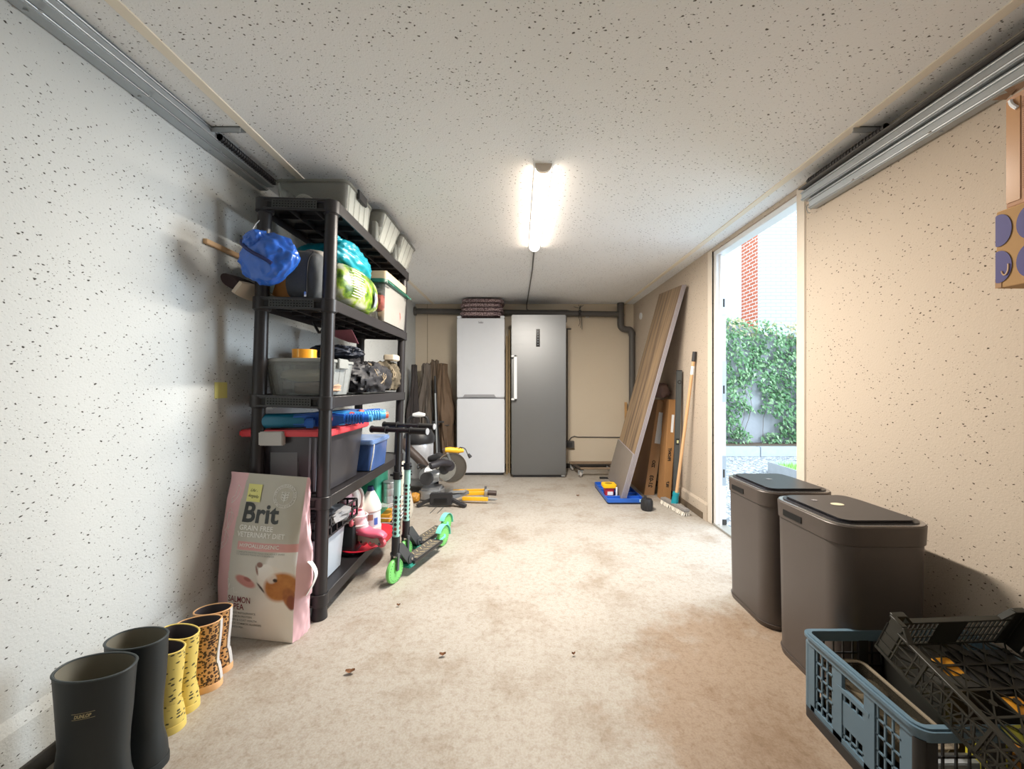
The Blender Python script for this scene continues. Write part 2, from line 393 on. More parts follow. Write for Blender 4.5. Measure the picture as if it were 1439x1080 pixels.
# neighbouring house beyond the wall
def brick_mat(name, c1, c2, mortar):
    m = bpy.data.materials.new(name); m.use_nodes = True; nt = m.node_tree; N = nt.nodes; L = nt.links
    b = N['Principled BSDF']; b.inputs['Roughness'].default_value = .85
    tc = N.new('ShaderNodeTexCoord'); sx = N.new('ShaderNodeSeparateXYZ'); L.new(tc.outputs['Object'], sx.inputs[0])
    ad = N.new('ShaderNodeMath'); L.new(sx.outputs[0], ad.inputs[0]); L.new(sx.outputs[1], ad.inputs[1])
    cx = N.new('ShaderNodeCombineXYZ'); L.new(ad.outputs[0], cx.inputs[0]); L.new(sx.outputs[2], cx.inputs[1])
    br = N.new('ShaderNodeTexBrick'); L.new(cx.outputs[0], br.inputs['Vector']); br.inputs['Scale'].default_value = 1
    br.inputs['Brick Width'].default_value = .21; br.inputs['Row Height'].default_value = .075; br.inputs['Mortar Size'].default_value = .009
    br.inputs['Color1'].default_value = hx(c1)+(1,); br.inputs['Color2'].default_value = hx(c2)+(1,); br.inputs['Mortar'].default_value = hx(mortar)+(1,)
    L.new(br.outputs['Color'], b.inputs['Base Color'])
    bp = N.new('ShaderNodeBump'); bp.inputs['Strength'].default_value = .5; bp.inputs['Distance'].default_value = .01
    L.new(br.outputs['Fac'], bp.inputs['Height']); bp.invert = True; L.new(bp.outputs[0], b.inputs['Normal']); return m
t = thing('house', 'neighbouring house of white painted brick with a bare red brick return', 'building', (7.5, 9, -.1))
part(MB().box(5.05, 10, 8.0, 8.12, -.1, 6).build('painted_wall', brick_mat('painted_brick', '#e4eaee', '#dde3e8', '#bcc6cc'), t, True, smooth=False), 'white painted brick')
part(MB().box(5.05, 5.2, 8.12, 8.71, -.1, 6).build('brick_wall', brick_mat('red_brick', '#cc7455', '#bd6849', '#e8dfd4'), t, True, smooth=False), 'bare red brick')
mb = MB().box(4.98, 10, 8.71, 9.3, -.1, 6)
mb.build('rear_wall', m_white, t, True, smooth=False)
MB().box(4.95, 5.0, 8.95, 9.02, -.1, 6).build('drainpipe', m_white, t, True)
MB().box(4.9, 10.1, 7.9, 9.4, 6, 6.15).build('roof_slab', m_kerb, t, True)
tag(MB().box(2.2, 7.5, 10.4, 10.6, -.1, 5.5).build('rendered_house', m_white, smooth=False), 'plain white rendered house wall farthest behind the garden', 'building')
# ivy on the garden wall
t = thing('ivy', 'green ivy climbing over the grey garden wall outside the door', 'plant', (4, 6.28, .1))
mb = MB(); mb2 = MB(); mb3 = MB()
rr = random.Random(3)
def top_z(x):
    return 2.02-.10*(x-3.3)+.12*noise.noise(V((x*2.1, 3, 0)))
n = 0
while n < 9000:
    x = rr.uniform(2.5, 6.6); z = rr.uniform(.1, 2.2)
    q = noise.fractal(V((x*1.5, 0, z*1.5+4)), .7, 2, 3)
    if z > top_z(x)+.12: n += 1; continue
    if q < -.34 and z < 1.2 and x > 3.75: n += 1; continue
    if ((x-4.0-.1*sin(z*9))/.30)**2+((z-.38)/.20)**2+q*1.2 < 1: n += 1; continue
    if ((x-3.86)/.12)**2+((z-.80)/.16)**2+q < 1: n += 1; continue
    n += 1
    dpt = .02+.16*rr.random()*(1+noise.noise(V((x*3, 1, z*3))))
    y = 6.31-dpt; s_ = rr.uniform(.030, .055)
    up = V((rr.uniform(-.6, .6), -.4+rr.uniform(-.4, .4), rr.uniform(-1, -.1))).normalized()
    sd = V((rr.uniform(-1, 1), rr.uniform(-.5, .5), rr.uniform(-.3, .3))); sd = (sd-up*sd.dot(up)).normalized()
    nm = up.cross(sd)*.25*s_; c = V((x, y, z))
    pts = [c-up*s_*.7, c+sd*s_*.55-up*s_*.2+nm, c+sd*s_*.28+up*s_*.35+nm*.5, c+up*s_, c-sd*s_*.28+up*s_*.35+nm*.5, c-sd*s_*.55-up*s_*.2+nm]
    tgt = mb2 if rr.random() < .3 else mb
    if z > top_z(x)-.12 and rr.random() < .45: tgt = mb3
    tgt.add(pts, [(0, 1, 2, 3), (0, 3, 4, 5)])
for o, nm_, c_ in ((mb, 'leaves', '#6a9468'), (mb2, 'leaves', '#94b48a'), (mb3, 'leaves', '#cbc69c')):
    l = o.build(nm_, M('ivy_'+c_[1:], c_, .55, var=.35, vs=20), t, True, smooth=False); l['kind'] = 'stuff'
mb = MB()
for i in range(16):
    x = 2.8+.24*i; pts = [V((x, 6.29, .1))]
    for k in range(9):
        x += rr.uniform(-.09, .09); pts.append(V((x, 6.29-rr.random()*.03, .1+.2*(k+1))))
    mb.tube(pts, .0035, 5)
mb.build('stems', M('ivy_stem', '#6b5a48', .8), t, True)
# ------------------------------------------------------------------ fixtures
m_black = M('black_plastic', '#2b2b2e', .45, var=.15)
m_dark = M('dark_plastic', '#3a3a3d', .5, var=.12)
m_galv = M('galvanised', '#b3b9bd', .34, .55, var=.15, vs=5)
m_grey = M('grey_pvc', '#5c5a58', .5, var=.1)
m_chrome = M('chrome', '#d8dadd', .15, 1)
# ceiling lamp
t = thing('ceiling_lamp', 'long white tube lamp glowing warm on the ceiling', 'lamp', (.115, 2.31, ZC))
mb = MB()
def halfround(y, r, z0=0):
    return [V((.115+r*cos(a), y, ZC-z0-r*.95*sin(a))) for a in [pi*k/14 for k in range(15)]]
MB().loft([halfround(1.80, .036, .006), halfround(2.83, .036, .006)]).build('diffuser', M('lamp_glow', '#ffe9d2', .5, emit=22), t, True)
for a, b in ((1.775, 1.80), (2.83, 2.85)): MB().loft([halfround(a, .039), halfround(b, .039)]).build('end_cap', M('lamp_cap', '#d9cdbf', .5), t, True)
MB().box(.075, .155, 1.78, 2.85, ZC-.008, ZC).build('housing', m_white, t, True)
lp = bpy.data.lights.new('lamp_tube', 'AREA'); lp.shape = 'RECTANGLE'; lp.size = .07; lp.size_y = 1.0; lp.energy = 58; lp.color = (1, .92, .81)
lo = bpy.data.objects.new('lamp_light', lp); lo.location = (.115, 2.31, ZC-.048); COL.objects.link(lo)
mb = MB().tube([(.115, 2.85, ZC-.008), (.12, 3.4, ZC-.006), (.11, 4.2, ZC-.006), (.10, 4.835, ZC-.006), (.10, 4.838, 2.0), (.12, 4.838, 1.985), (.60, 4.838, 1.985), (.66, 4.838, 1.975), (.69, 4.836, 1.93)], .0055, 6)
tag(mb.build('ceiling_cable', m_grey), 'thin grey cable running from the ceiling lamp to the back wall', 'cable')
# garage door tracks
def channel(mb, x, z, w, h, y0, y1, th=.003, open_side=1):
    """C profile running along y, web on the wall side"""
    s_ = open_side
    pr = [(0, 0), (w, 0), (w, .012), (w-th, .012), (w-th, th), (th, th), (th, h-th), (w-th, h-th), (w-th, h-.012), (w, h-.012), (w, h), (0, h)]
    mb.prism([(x+s_*a, z+b) for a, b in pr], (0, y0, 0), (1, 0, 0), (0, 0, 1), (0, 1, 0), y1-y0); return mb
for side, s_, xw, z0, ye in (('left', 1, XL, 2.018, 1.93), ('right', -1, XR, 1.955, 1.87)):
    lab = 'double galvanised garage door track under the ceiling along the %s wall' % side
    t = thing('garage_door_track', lab, 'door track', (xw, .5, z0))
    if s_ > 0:
        channel(MB(), xw+.042, z0, .038, .04, YF, ye, open_side=-s_).build('lower_rail', m_galv, t, True, smooth=False)
        channel(MB(), xw+.086, z0+.006, .036, .038, YF, ye-.02, open_side=-s_).build('upper_rail', m_galv, t, True, smooth=False)
        MB().box(xw, xw+.09, YF, ye-.15, z0+.0445, z0+.0475).build('angle_strip', m_steel, t, True, smooth=False)
        sp0, sp1, zb = (xw+.096, 1.55, z0+.024), (xw+.096, ye-.03, z0+.024), ZC-.006
    else:
        channel(MB(), xw-.038, z0-.055, .034, .047, YF, ye, open_side=-s_).build('lower_rail', m_galv, t, True, smooth=False)
        channel(MB(), xw-.052, z0-.004, .044, .046, YF, ye+.03, open_side=-s_).build('upper_rail', m_galv, t, True, smooth=False)
        MB().box(xw-.075, xw-.004, YF, ye+.02, z0+.046, z0+.052).build('angle_strip', m_grey, t, True, smooth=False)
        sp0, sp1, zb = (xw-.062, 1.45, z0+.062), (xw-.062, ye-.03, z0+.062), ZC-.006
    for (bx, bz, y1_) in (((xw+.0435, z0+.006, ye), (xw+.0435, z0+.034, ye), (xw+.0875, z0+.012, ye-.02), (xw+.0875, z0+.038, ye-.02)) if s_ > 0 else ((xw-.0395, z0-.048, ye), (xw-.0395, z0-.016, ye), (xw-.0535, z0+.004, ye+.03), (xw-.0535, z0+.034, ye+.03))):
        MB().cyl((bx, YF, bz), (bx, y1_, bz), .0042, seg=10).build('highlight_bead', m_steel, t, True)  # rail highlights put into colour and shape: added beads of lighter steel
    MB().cyl(sp0, sp1, .012, seg=14).build('spring_buffer', m_black, t, True)
    mb = MB()
    for k in range(26):
        y = sp0[1]+(sp1[1]-sp0[1])*k/26
        mb.cyl((sp0[0], y, sp0[2]), (sp0[0], y+.006, sp0[2]), .0145, seg=14)
    mb.build('spring_coil', m_black, t, True)
    xa, xb = (xw+.075, xw+.20) if s_ > 0 else (xw-.125, xw-.01)
    mb = MB().box(xa, xb, 1.52, 1.555, ZC-.004, ZC-.0005).box(xa, xb, 1.52, 1.523, ZC-.022, ZC-.0005)
    for k in range(4): mb.cyl((xa+.02+k*.027, 1.54, ZC-.009), (xa+.02+k*.027, 1.54, ZC-.003), .006, seg=8)
    mb.build('ceiling_bracket', m_galv, t, True)
    for k in range(7):
        y = -.2+k*.3
        for dx, dz in ((.02, .006), (.06, .014)):
            p = V((xw+s_*dx, y, z0-.001 if s_ > 0 else z0-.056)); MB().cyl(p, p+V((0, 0, -.003)), .005, seg=8).build('rivet', m_steel, t, True)
    if s_ < 0:
        mb = MB().tube([(xw-.03+.018*cos(a), ye+.012+.01*cos(a), z0-.05+.02*sin(a)) for a in [k*.5 for k in range(12)]], .0018, 6)
        mb.tube([(xw-.02, ye+.01, z0-.03), (xw-.018, ye+.01, z0+.0)], .0018, 6)
        mb.build('wire_hook', m_steel, t, True)
# wooden batten on the left wall, note on the left wall
m_bat = M('pale_pine', '#d9b48a', .6, var=.15, vs=30)
tag(MB().box(XL-.001, XL+.016, 1.585, 2.45, 1.628, 1.648).build('wall_batten', m_bat, bevel=.002), 'short pale wooden batten fixed to the left wall behind the shelf unit', 'batten')
m_note = M('note_yellow', '#e2df8e', .8, var=.04)
tag(MB().box(XL, XL+.002, 1.645, 1.715, .985, 1.055).build('sticky_note', m_note, smooth=False), 'yellow sticky note on the left wall beside the shelf unit', 'note')
# drain pipe on the back wall
t = thing('drain_pipe', 'dark grey drain pipe along the top of the back wall with offset bend', 'pipe', (.2, 4.79, 1.95))
MB().cyl((XL, 4.79, 1.965), (1.24, 4.79, 1.925), .036, seg=24).build('horizontal_run', m_grey, t, True)
MB().cyl((XL, 4.79, 1.965), (XL+.02, 4.79, 1.965), .056, seg=24).build('wall_collar', m_grey, t, True)
mb = MB().cyl((1.27, 4.79, ZC), (1.27, 4.79, 1.80), .042, seg=24)
mb.tube([(1.27, 4.79, 1.84), (1.27, 4.79, 1.76), (1.33, 4.79, 1.735), (1.395, 4.785, 1.735), (1.41, 4.785, 1.66)], .040, 20, 3)
mb.build('offset_bend', m_grey, t, True)
MB().cyl((1.408, 4.785, 1.71), (1.408, 4.785, 0), .036, seg=24).build('down_pipe', m_grey, t, True)
mb = MB()
for x in (-.5, .10, .42): mb.cyl((x, 4.79, 1.951-(x+.5)*.013), (x+.025, 4.79, 1.951-(x+.5)*.013), .040, seg=24)
mb.cyl((1.27, 4.79, 1.93), (1.27, 4.79, 1.90), .047, seg=24); mb.cyl((1.408, 4.785, 1.70), (1.408, 4.785, 1.66), .042, seg=24)
mb.build('pipe_collar', m_grey, t, True)
mb = MB()
for dx in (-.012, .012, .03):
    mb.tube([(.75+dx, 4.74, 2.03), (.76-dx, 4.74, 1.97), (.745+dx, 4.738, 1.9), (.765+dx*.5, 4.738, 1.82), (.75+dx, 4.738, 1.76-dx)], .003, 6, 2)
mb.tube([(.68, 4.74, 2.01), (.75, 4.74, 1.99), (.80, 4.74, 2.03)], .003, 6, 2); mb.cyl((.755, 4.75, 1.95), (.755, 4.735, 1.95), .02, seg=10)
tag(mb.build('loose_wires', m_black), 'bundle of loose black wires tied round the drain pipe on the back wall', 'wires')
mb = MB().box(.50, .60, 4.842, 4.85, 1.87, 1.90)
tag(MB().box(.555, .60, 4.80, 4.85, 1.83, 1.905).build('junction_box', m_grey, bevel=.004), 'small grey junction box below the pipe beside the steel freezer', 'box')
t = thing('socket_outlet', 'grey surface socket box low on the back wall right of the steel freezer', 'socket', (.65, 4.83, .3))
MB().box(.575, .695, 4.80, 4.85, .255, .345).build('socket_box', m_grey, t, True, bevel=.005)
MB().box(.60, .67, 4.796, 4.80, .27, .33).build('socket_face', m_dark, t, True, bevel=.002)
mb = MB().tube([(.61, 4.84, .34), (.61, 4.84, 1.74), (.60, 4.84, 1.75), (.66, 4.84, 1.75)], .008, 8).tube([(.635, 4.84, .345), (.66, 4.835, .385), (.70, 4.84, .40), (.74, 4.84, .39), (1.36, 4.84, .385)], .006, 8)
tag(mb.build('wall_conduit', m_grey), 'grey conduit down the back wall and across to the right corner', 'conduit')
tag(MB().box(.84, .885, 4.84, 4.85, 1.895, 1.908).build('wall_tag', m_white), 'tiny white tag under the drain pipe on the back wall', 'tag')
tag(MB().cyl((XR-.012, 4.55, 1.86), (XR, 4.55, 1.86), .04, seg=20).build('round_switch', m_white), 'round white switch high on the right wall near the corner', 'switch')
# ------------------------------------------------------------------ fridges
m_fw = M('fridge_white', '#dbe0e8', .3, var=.02, coat=.2)
m_seal = M('rubber_seal', '#7c7f84', .7)
def fy(px, Y): return (px-729)*Y/F
t = thing('fridge_freezer', 'white fridge freezer with two doors against the back wall', 'fridge', (-.43, 4.6, 0))
x0, x1, zt = -.714, -.164, 1.815; Y = 4.43
MB().box(x0+.006, x1-.006, Y+.05, 4.82, .02, zt).build('body', m_fw, t, True, bevel=.006)
up = MB().box(x0, x1, Y, Y+.045, .90, zt).build('upper_door', m_fw, t, True, bevel=.008)
lo_ = MB().box(x0, x1, Y, Y+.045, .03, .885).build('lower_door', m_fw, t, True, bevel=.008)
h_ = MB().prism([(0, 0), (.38, 0), (.36, .03), (.02, .03)], (x0+.07, Y-.006, .905), (1, 0, 0), (0, 0, 1), (0, 1, 0), .008).build('handle_recess', M('recess_grey', '#9a9ca2', .4), t, True)
MB().box(x0+.005, x1-.005, Y+.012, Y+.05, .886, .899).build('door_seal', m_seal, t, True)
mb = MB().box(x0, x0+.05, Y+.0, Y+.06, zt, zt+.028).box(x1-.05, x1, Y+.0, Y+.06, zt, zt+.028)
mb.build('hinge_cover', m_fw, t, True, bevel=.006)
MB().box(x0+.02, x1-.02, Y+.03, Y+.06, 0, .03).build('plinth', m_dark, t, True)
mb = MB(); put_text(mb, 'beko', .036, lambda a, b: V((-.464+a, Y-.001, 1.755+b)), width=.055, bold=.001)
mb.build('brand_lettering', M('logo_grey', '#8b8e96', .4), t, True, smooth=False)
t = thing('upright_freezer', 'tall stainless steel freezer with white bar handle, right of the white fridge', 'freezer', (.225, 4.6, 0))
x0, x1, zt = -.082, .532, 1.836; Y = 4.327
def steel_mat():
    m = bpy.data.materials.new('brushed_steel'); m.use_nodes = True; nt = m.node_tree; N = nt.nodes; L = nt.links
    b = N['Principled BSDF']; b.inputs['Metallic'].default_value = .9; b.inputs['Base Color'].default_value = hx('#828486')+(1,)
    tc = N.new('ShaderNodeTexCoord'); mp = N.new('ShaderNodeMapping'); mp.inputs['Scale'].default_value = (1, 1, 260)
    L.new(tc.outputs['Object'], mp.inputs[0]); n = N.new('ShaderNodeTexNoise'); n.inputs['Scale'].default_value = 2; L.new(mp.outputs[0], n.inputs['Vector'])
    r = N.new('ShaderNodeMapRange'); r.inputs[3].default_value = .36; r.inputs[4].default_value = .48; L.new(n.outputs['Fac'], r.inputs[0])
    L.new(r.outputs[0], b.inputs['Roughness']); return m
m_brush = steel_mat()
MB().box(x0+.006, x1-.006, Y+.06, 4.80, .02, zt-.005).build('body', M('cab_grey', '#77787a', .5), t, True, bevel=.006)
MB().box(x0, x1, Y, Y+.055, .03, zt).build('door', m_brush, t, True, bevel=.007)
MB().box(x0+.02, x1-.02, Y+.03, Y+.07, 0, .03).build('plinth', m_dark, t, True)
dp = MB().box(.195, .238, Y-.003, Y+.002, 1.475, 1.675).build('display', M('display_black', '#17181b', .15), t, True, bevel=.002)
mb = MB()
for k in range(6): mb.box(.209, .223, Y-.0045, Y-.003, 1.495+k*.029, 1.503+k*.029)
mb.build('display_symbols', M('symbol_grey', '#6f7a86', .4), t, True, smooth=False)
mb = MB().box(-.055, -.020, Y-.055, Y-.03, .875, 1.375)
mb.box(-.085, -.020, Y-.055, Y+.01, .875, .895).box(-.085, -.020, Y-.055, Y+.01, 1.355, 1.375)
mb.build('handle', m_white, t, True, bevel=.006)
MB().box(x1-.05, x1-.01, Y+.005, Y+.04, .012, .03).build('hinge', m_steel, t, True)
# seat cushions on the white fridge
def cushion_mat():
    m = bpy.data.materials.new('cushion_fabric'); m.use_nodes = True; nt = m.node_tree; N = nt.nodes; L = nt.links
    b = N['Principled BSDF']; b.inputs['Roughness'].default_value = .95
    tc = N.new('ShaderNodeTexCoord'); v = N.new('ShaderNodeTexNoise'); v.inputs['Scale'].default_value = 75; v.inputs['Detail'].default_value = 2; L.new(tc.outputs['Object'], v.inputs['Vector'])
    r = N.new('ShaderNodeValToRGB'); r.color_ramp.elements[0].color = hx('#5b454a')+(1,); r.color_ramp.elements[1].color = hx('#bba7a8')+(1,)
    r.color_ramp.elements[0].position = .42; r.color_ramp.elements[1].position = .6
    L.new(v.outputs['Fac'], r.inputs[0]); L.new(r.outputs[0], b.inputs['Base Color']); return m
m_cu = cushion_mat(); m_pipe = M('cushion_piping', '#4c3a40', .9)
labs = ['bottom patterned mauve seat cushion of the stack on the white fridge', 'second from bottom patterned cushion in the stack on the fridge',
        'third from bottom patterned cushion in the stack on the fridge', 'topmost patterned mauve cushion on the fridge stack, slightly domed']
for k in range(4):
    zc = 1.843+.026+k*.0515; xx = -.435+(-.01, .008, -.006, .012)[k]
    t = thing('seat_cushion', labs[k], 'cushion', (xx, 4.62, zc-.027), (0, 0, (.02, -.02, .03, -.01)[k]), 'cushions on the fridge')
    MB().blob((0, 0, .027), (.245, .185, .0262), .05, 3, k+1, .38, 48).build('pad', m_cu, t)
    pts = [V((.238*(abs(cos(a))**.38)*(1 if cos(a) > 0 else -1), .18*(abs(sin(a))**.38)*(1 if sin(a) > 0 else -1), .027)) for a in [2*pi*j/48+.01 for j in range(48)]]
    MB().tube(pts, .0035, 6, closed=True).build('piping', m_pipe, t)
# ------------------------------------------------------------------ shelf unit (leans slightly to the right)
SX0, SX1, SY0, SY1 = -1.215, -.872, 1.70, 2.82
LEAN = Matrix.Translation((SX1, 0, 0)) @ Matrix.Rotation(R(1.75), 4, 'Y') @ Matrix.Translation((-SX1, 0, 0))
m_shelf = M('shelf_plastic', '#282628', .38, var=.12, vs=6, spec=.45)
m_shelft = M('shelf_plastic_top', '#4a4745', .5, var=.15)
ZS = [1.862, 1.425, .992, .547, .115]
t = thing('shelf_unit', 'tall black plastic shelf unit with five shelves along the left wall', 'shelf', (-1.04, 2.26, 0))
def leanfix(mb): mb.M = LEAN; return mb
for k, z in enumerate(ZS):
    mb = leanfix(MB())
    mb.rbox(SX0-.008, SX1+.008, SY0-.008, SY1+.008, z-.016, z-.004, .03)
    # raised lip frame
    for (a0, a1, b0, b1) in ((SX0+.02, SX1-.02, SY0-.012, SY0-.006), (SX0+.02, SX1-.02, SY1+.006, SY1+.012), (SX0-.012, SX0-.006, SY0+.02, SY1-.02), (SX1+.006, SX1+.012, SY0+.02, SY1-.02)):
        if (b1-b0) < .1 and b0 < SY0:   # near end panel: frame round the grille
            mb.box(a0, a1, b0, b1, z-.010, z).box(a0, a1, b0, b1, z-.054, z-.044)
        else: mb.box(a0, a1, b0, b1, z-.052, z)
    for cx, cy in ((SX0+.022, SY0+.022), (SX1-.022, SY0+.022), (SX0+.022, SY1-.022), (SX1-.022, SY1-.022)):
        mb.cyl((cx, cy, z-.056), (cx, cy, z), .036, seg=24)
    for j in range(1, 9): mb.box(SX0+.02, SX1-.02, SY0+.124*j, SY0+.124*j+.004, z-.04, z-.016)
    for xx in (SX0+.12, SX0+.235): mb.box(xx, xx+.004, SY0, SY1, z-.04, z-.016)
    b = mb.build('shelf_board', m_shelf, t, True, bevel=.0015, seg=1)
    g = leanfix(MB())
    g.grid((SX0+.075, SY0-.010, z-.044), (SX1-SX0-.15, 0, 0), (0, 0, .034), (0, 1, 0), 15, 3, .0048, .003)
    bk = leanfix(MB()).box(SX0+.02, SX1-.02, SY0-.003, SY0+.002, z-.053, z-.005).build('recess_shade', M('recess_shade_black', '#0b0b0c', .7), b, False, smooth=False); bk.location = V((0, 0, 0))-t.location  # black plate added behind the grille, painting in the recess shade
    go = g.build('end_grille', M('grille_grey', '#4d504f', .45), b, False, smooth=False); go.location = V((0, 0, 0))-t.location
for cx, cy in ((SX0+.022, SY0+.022), (SX1-.022, SY0+.022), (SX0+.022, SY1-.022), (SX1-.022, SY1-.022)):
    mb = leanfix(MB()); zz = [0]+ZS[::-1]
    prof = [(.034, 0), (.033, .012), (.030, .05)]
    for a, b in zip(zz, zz[1:]):
        if a > 0: prof += [(.029, a+.006), (.027, b-.062), (.031, b-.058)]
    prof += [(.031, 1.85), (.030, 1.858)]
    mb.lathe(prof, (cx, cy, 0), 24)
    mb.build('post', m_shelf, t, True)
def sx(x, z): return x + z*math.tan(R(1.75))      # follow the lean of the unit
# ------------------------------------------------------------------ storage boxes
def clear_box(name, label, cat, x0, x1, y0, y1, z0, z1, mat, lidmat, group=None, taper=.02, r=.03, lid_h=.018, clip=None, ribs=5, rot=0):
    c = V(((x0+x1)/2, (y0+y1)/2, z0)); t = thing(name, label, cat, c, (0, 0, rot), group)
    x0 -= c.x; x1 -= c.x; y0 -= c.y; y1 -= c.y; z1 -= c.z; z0 = 0
    mb = MB().rshell(x0+.006, x1-.006, y0+.006, y1-.006, z0, z1-lid_h, r, .003, 5, taper)
    for k in range(ribs):
        y = y0+(y1-y0)*(k+.7)/(ribs+.4); mb.bar((x1-.006-taper, y, z0+.01), (x1-.007, y, z1-lid_h-.004), .006, .004)
        mb.bar((x0+.006+taper, y, z0+.01), (x0+.007, y, z1-lid_h-.004), .006, .004)
    mb.build('tub', mat, t)
    mb = MB().rbox(x0, x1, y0, y1, z1-lid_h, z1-.004, r+.006).rbox(x0+.02, x1-.02, y0+.02, y1-.02, z1-.004, z1, r)
    mb.build('lid', lidmat, t, bevel=.002, seg=1)
    if clip:
        ym = (y0+y1)/2
        for s_, xx in ((1, x1), (-1, x0)):
            MB().box(xx-.006, xx+.008, ym-.05, ym+.05, z1-.045, z1+.003).build('clip', clip, t, bevel=.003)
    return t, c
c_box = clear('clear_plastic', '#d3d5d0', .19, .2); c_lid = clear('clear_lid', '#c4c6c0', .2, .2)
m_greylid = M('grey_lid', '#8f9290', .45)
m_cable = M('white_cable', '#f2efe8', .45)
z = 1.863
t, c = clear_box('storage_box', 'clear storage box with black clips, nearest on the top shelf', 'box', -1.155, -.80, 1.80, 2.12, z, z+.15, c_box, c_lid, 'clear boxes on the top shelf', .012, clip=m_black)
# things inside it
mb = MB().tube([(-1.12, 1.90, z+.02), (-1.08, 1.86, z+.09), (-1.02, 1.86, z+.10), (-.96, 1.9, z+.03)], .008, 8, 3)
tag(mb.build('white_hose', m_cable), 'pale curved hose inside the nearest clear box on the top shelf', 'hose')
tag(MB().blob((-.925, 1.86, z+.045), (.028, .03, .035), .25, 2, 4).build('red_toy', M('coral', '#e0635f', .5)), 'coral red object inside the nearest clear box on the top shelf', 'toy')
tag(MB().blob((-.98, 1.99, z+.045), (.13, .09, .038), .3, 2, 8).build('grey_cloth', M('grey_cloth', '#8e8c88', .9)), 'crumpled grey cloth inside the nearest clear box on the top shelf', 'cloth')
for i, (y0, y1, lab) in enumerate(((2.14, 2.46, 'clear storage box of white cables, middle of the top shelf'), (2.48, 2.80, 'clear storage box of white cables, farthest on the top shelf'))):
    t, c = clear_box('storage_box', lab, 'box', -1.14, -.745, y0, y1, z, z+.165, c_box, clear('smoke_lid', '#8f908c', .35), 'clear boxes on the top shelf', .045, ribs=4)
    rr = random.Random(i+5); mb = MB()
    for k in range(9):
        x = -.80-rr.random()*.22; y = y0+.06+rr.random()*.2; a = rr.uniform(.03, .07); b = rr.uniform(.025, .05); ph = rr.random()*3
        nx = rr.uniform(.2, 1)
        mb.tube([(x-.02+a*cos(s)*.5*nx, min(max(y+a*cos(s+ph), y0+.055), y1-.055), z+.06+b*sin(s)) for s in [j*.45 for j in range(15)]], .0035, 6)
    tag(mb.build('cable_coils', m_cable), 'tangled white cables inside the clear box %s of the top shelf' % ('in the middle' if i == 0 else 'at the far end'), 'cables')
    for k in range(3):
        y = y0+.08+k*.08; bx = MB().rbox(-.845, -.815, y-.02, y+.02, z+.012, z+.12, .008, 3)
        tag(bx.build('white_charger', m_white if k != 2 or i == 0 else M('pinkish', '#e9a9a4', .5), bevel=.003),
            ('%s upright block in the %s clear box of white cables' % (('nearest', 'middle', 'farthest')[k], ('middle', 'far')[i])), 'charger', 'chargers in the %s box' % ('middle', 'far')[i])
# ------------------------------------------------------------------ second shelf
z = 1.428
m_blue = M('blue_bag', '#2a63c4', .28, var=.15, spec=.6)
m_teal = M('teal_bag', '#1698ab', .32, var=.15, spec=.6)
t = thing('plastic_bag', 'shiny blue plastic bag hanging at the left post of the shelf unit', 'bag', (-1.05, 1.60, 1.48))
def crumple(c, r, tilt, seed, amp, e=.9, seg=88, pinch=0, fold=(9, 1.2)):
    """soft bag with folds radiating from its tied neck"""
    so = V((seed*3.7, seed*1.3, seed)); rg = []; mt = Matrix.Rotation(tilt[1], 3, 'Y') @ Matrix.Rotation(tilt[0], 3, 'X')
    n1 = seg//2
    for i in range(n1+1):
        u = i/n1; th = pi*(u*.985+.0075); row = []
        for k in range(seg):
            ph = 2*pi*k/seg; st = abs(sin(th))**e
            d = V((st*cos(ph), st*sin(ph), -cos(th)))
            pl = sin(fold[0]*ph+fold[1]*4*noise.noise(V((cos(ph)*1.5, sin(ph)*1.5, u*2))+so))*(.25+.75*max(0, u-.25))*.5
            n = noise.noise(d*1.6+so)*.9+(1-abs(noise.noise(d*2.7+so))*3.2)*.35
            f = 1+amp*(n*.6+pl*.45)
            if pinch and u > .72: f *= 1-pinch*((u-.72)/.28)
            row.append(V(c)+mt @ V((d.x*r[0]*f, d.y*r[1]*f, d.z*r[2]*(1+amp*.3*n))))
        rg.append(row)
    return MB().loft(rg)
crumple((-1.040, 1.600, 1.565), (.112, .066, .094), (0, R(-32)), 3, .30).build('bag_body', m_blue, t, True)
crumple((-1.075, 1.575, 1.630), (.052, .040, .042), (0, R(-35)), 9, .38, fold=(5, 1.2)).build('knot', m_blue, t, True)
MB().tube([(-1.145, 1.590, 1.640), (-1.115, 1.545, 1.61), (-1.07, 1.530, 1.575), (-1.01, 1.532, 1.545), (-.99, 1.54, 1.53)], .0075, 8, 2).build('drawstring', M('navy_string', '#14235c', .6), t, True)
MB().tube([(-1.115, 1.59, 1.64), (-1.14, 1.64, 1.70), (-1.15, 1.69, 1.76), (-1.13, 1.72, 1.80)], .0022, 6, 2).build('hanging_loop', m_white, t, True)
t = thing('plastic_bag', 'teal plastic bag at the back left of the second shelf behind the blue bag', 'bag', (-1.05, 2.05, z))
crumple((-1.02, 2.00, z+.18), (.15, .16, .175), (R(20), R(60)), 12, .22).build('bag_body', m_teal, t, True)
t = thing('plastic_bag', 'teal plastic bag lying on top of the green compost sack', 'bag', (-.90, 2.06, 1.64))
crumple((-.90, 2.04, 1.695), (.082, .085, .20), (R(84), 0), 21, .34, fold=(15, 1.0)).build('bag_body', m_teal, t, True)
MB().blob((-.905, 1.88, 1.755), (.03, .045, .022), .5, 2.3, 5, 1, 32, ridge=True).build('knot', m_teal, t, True)
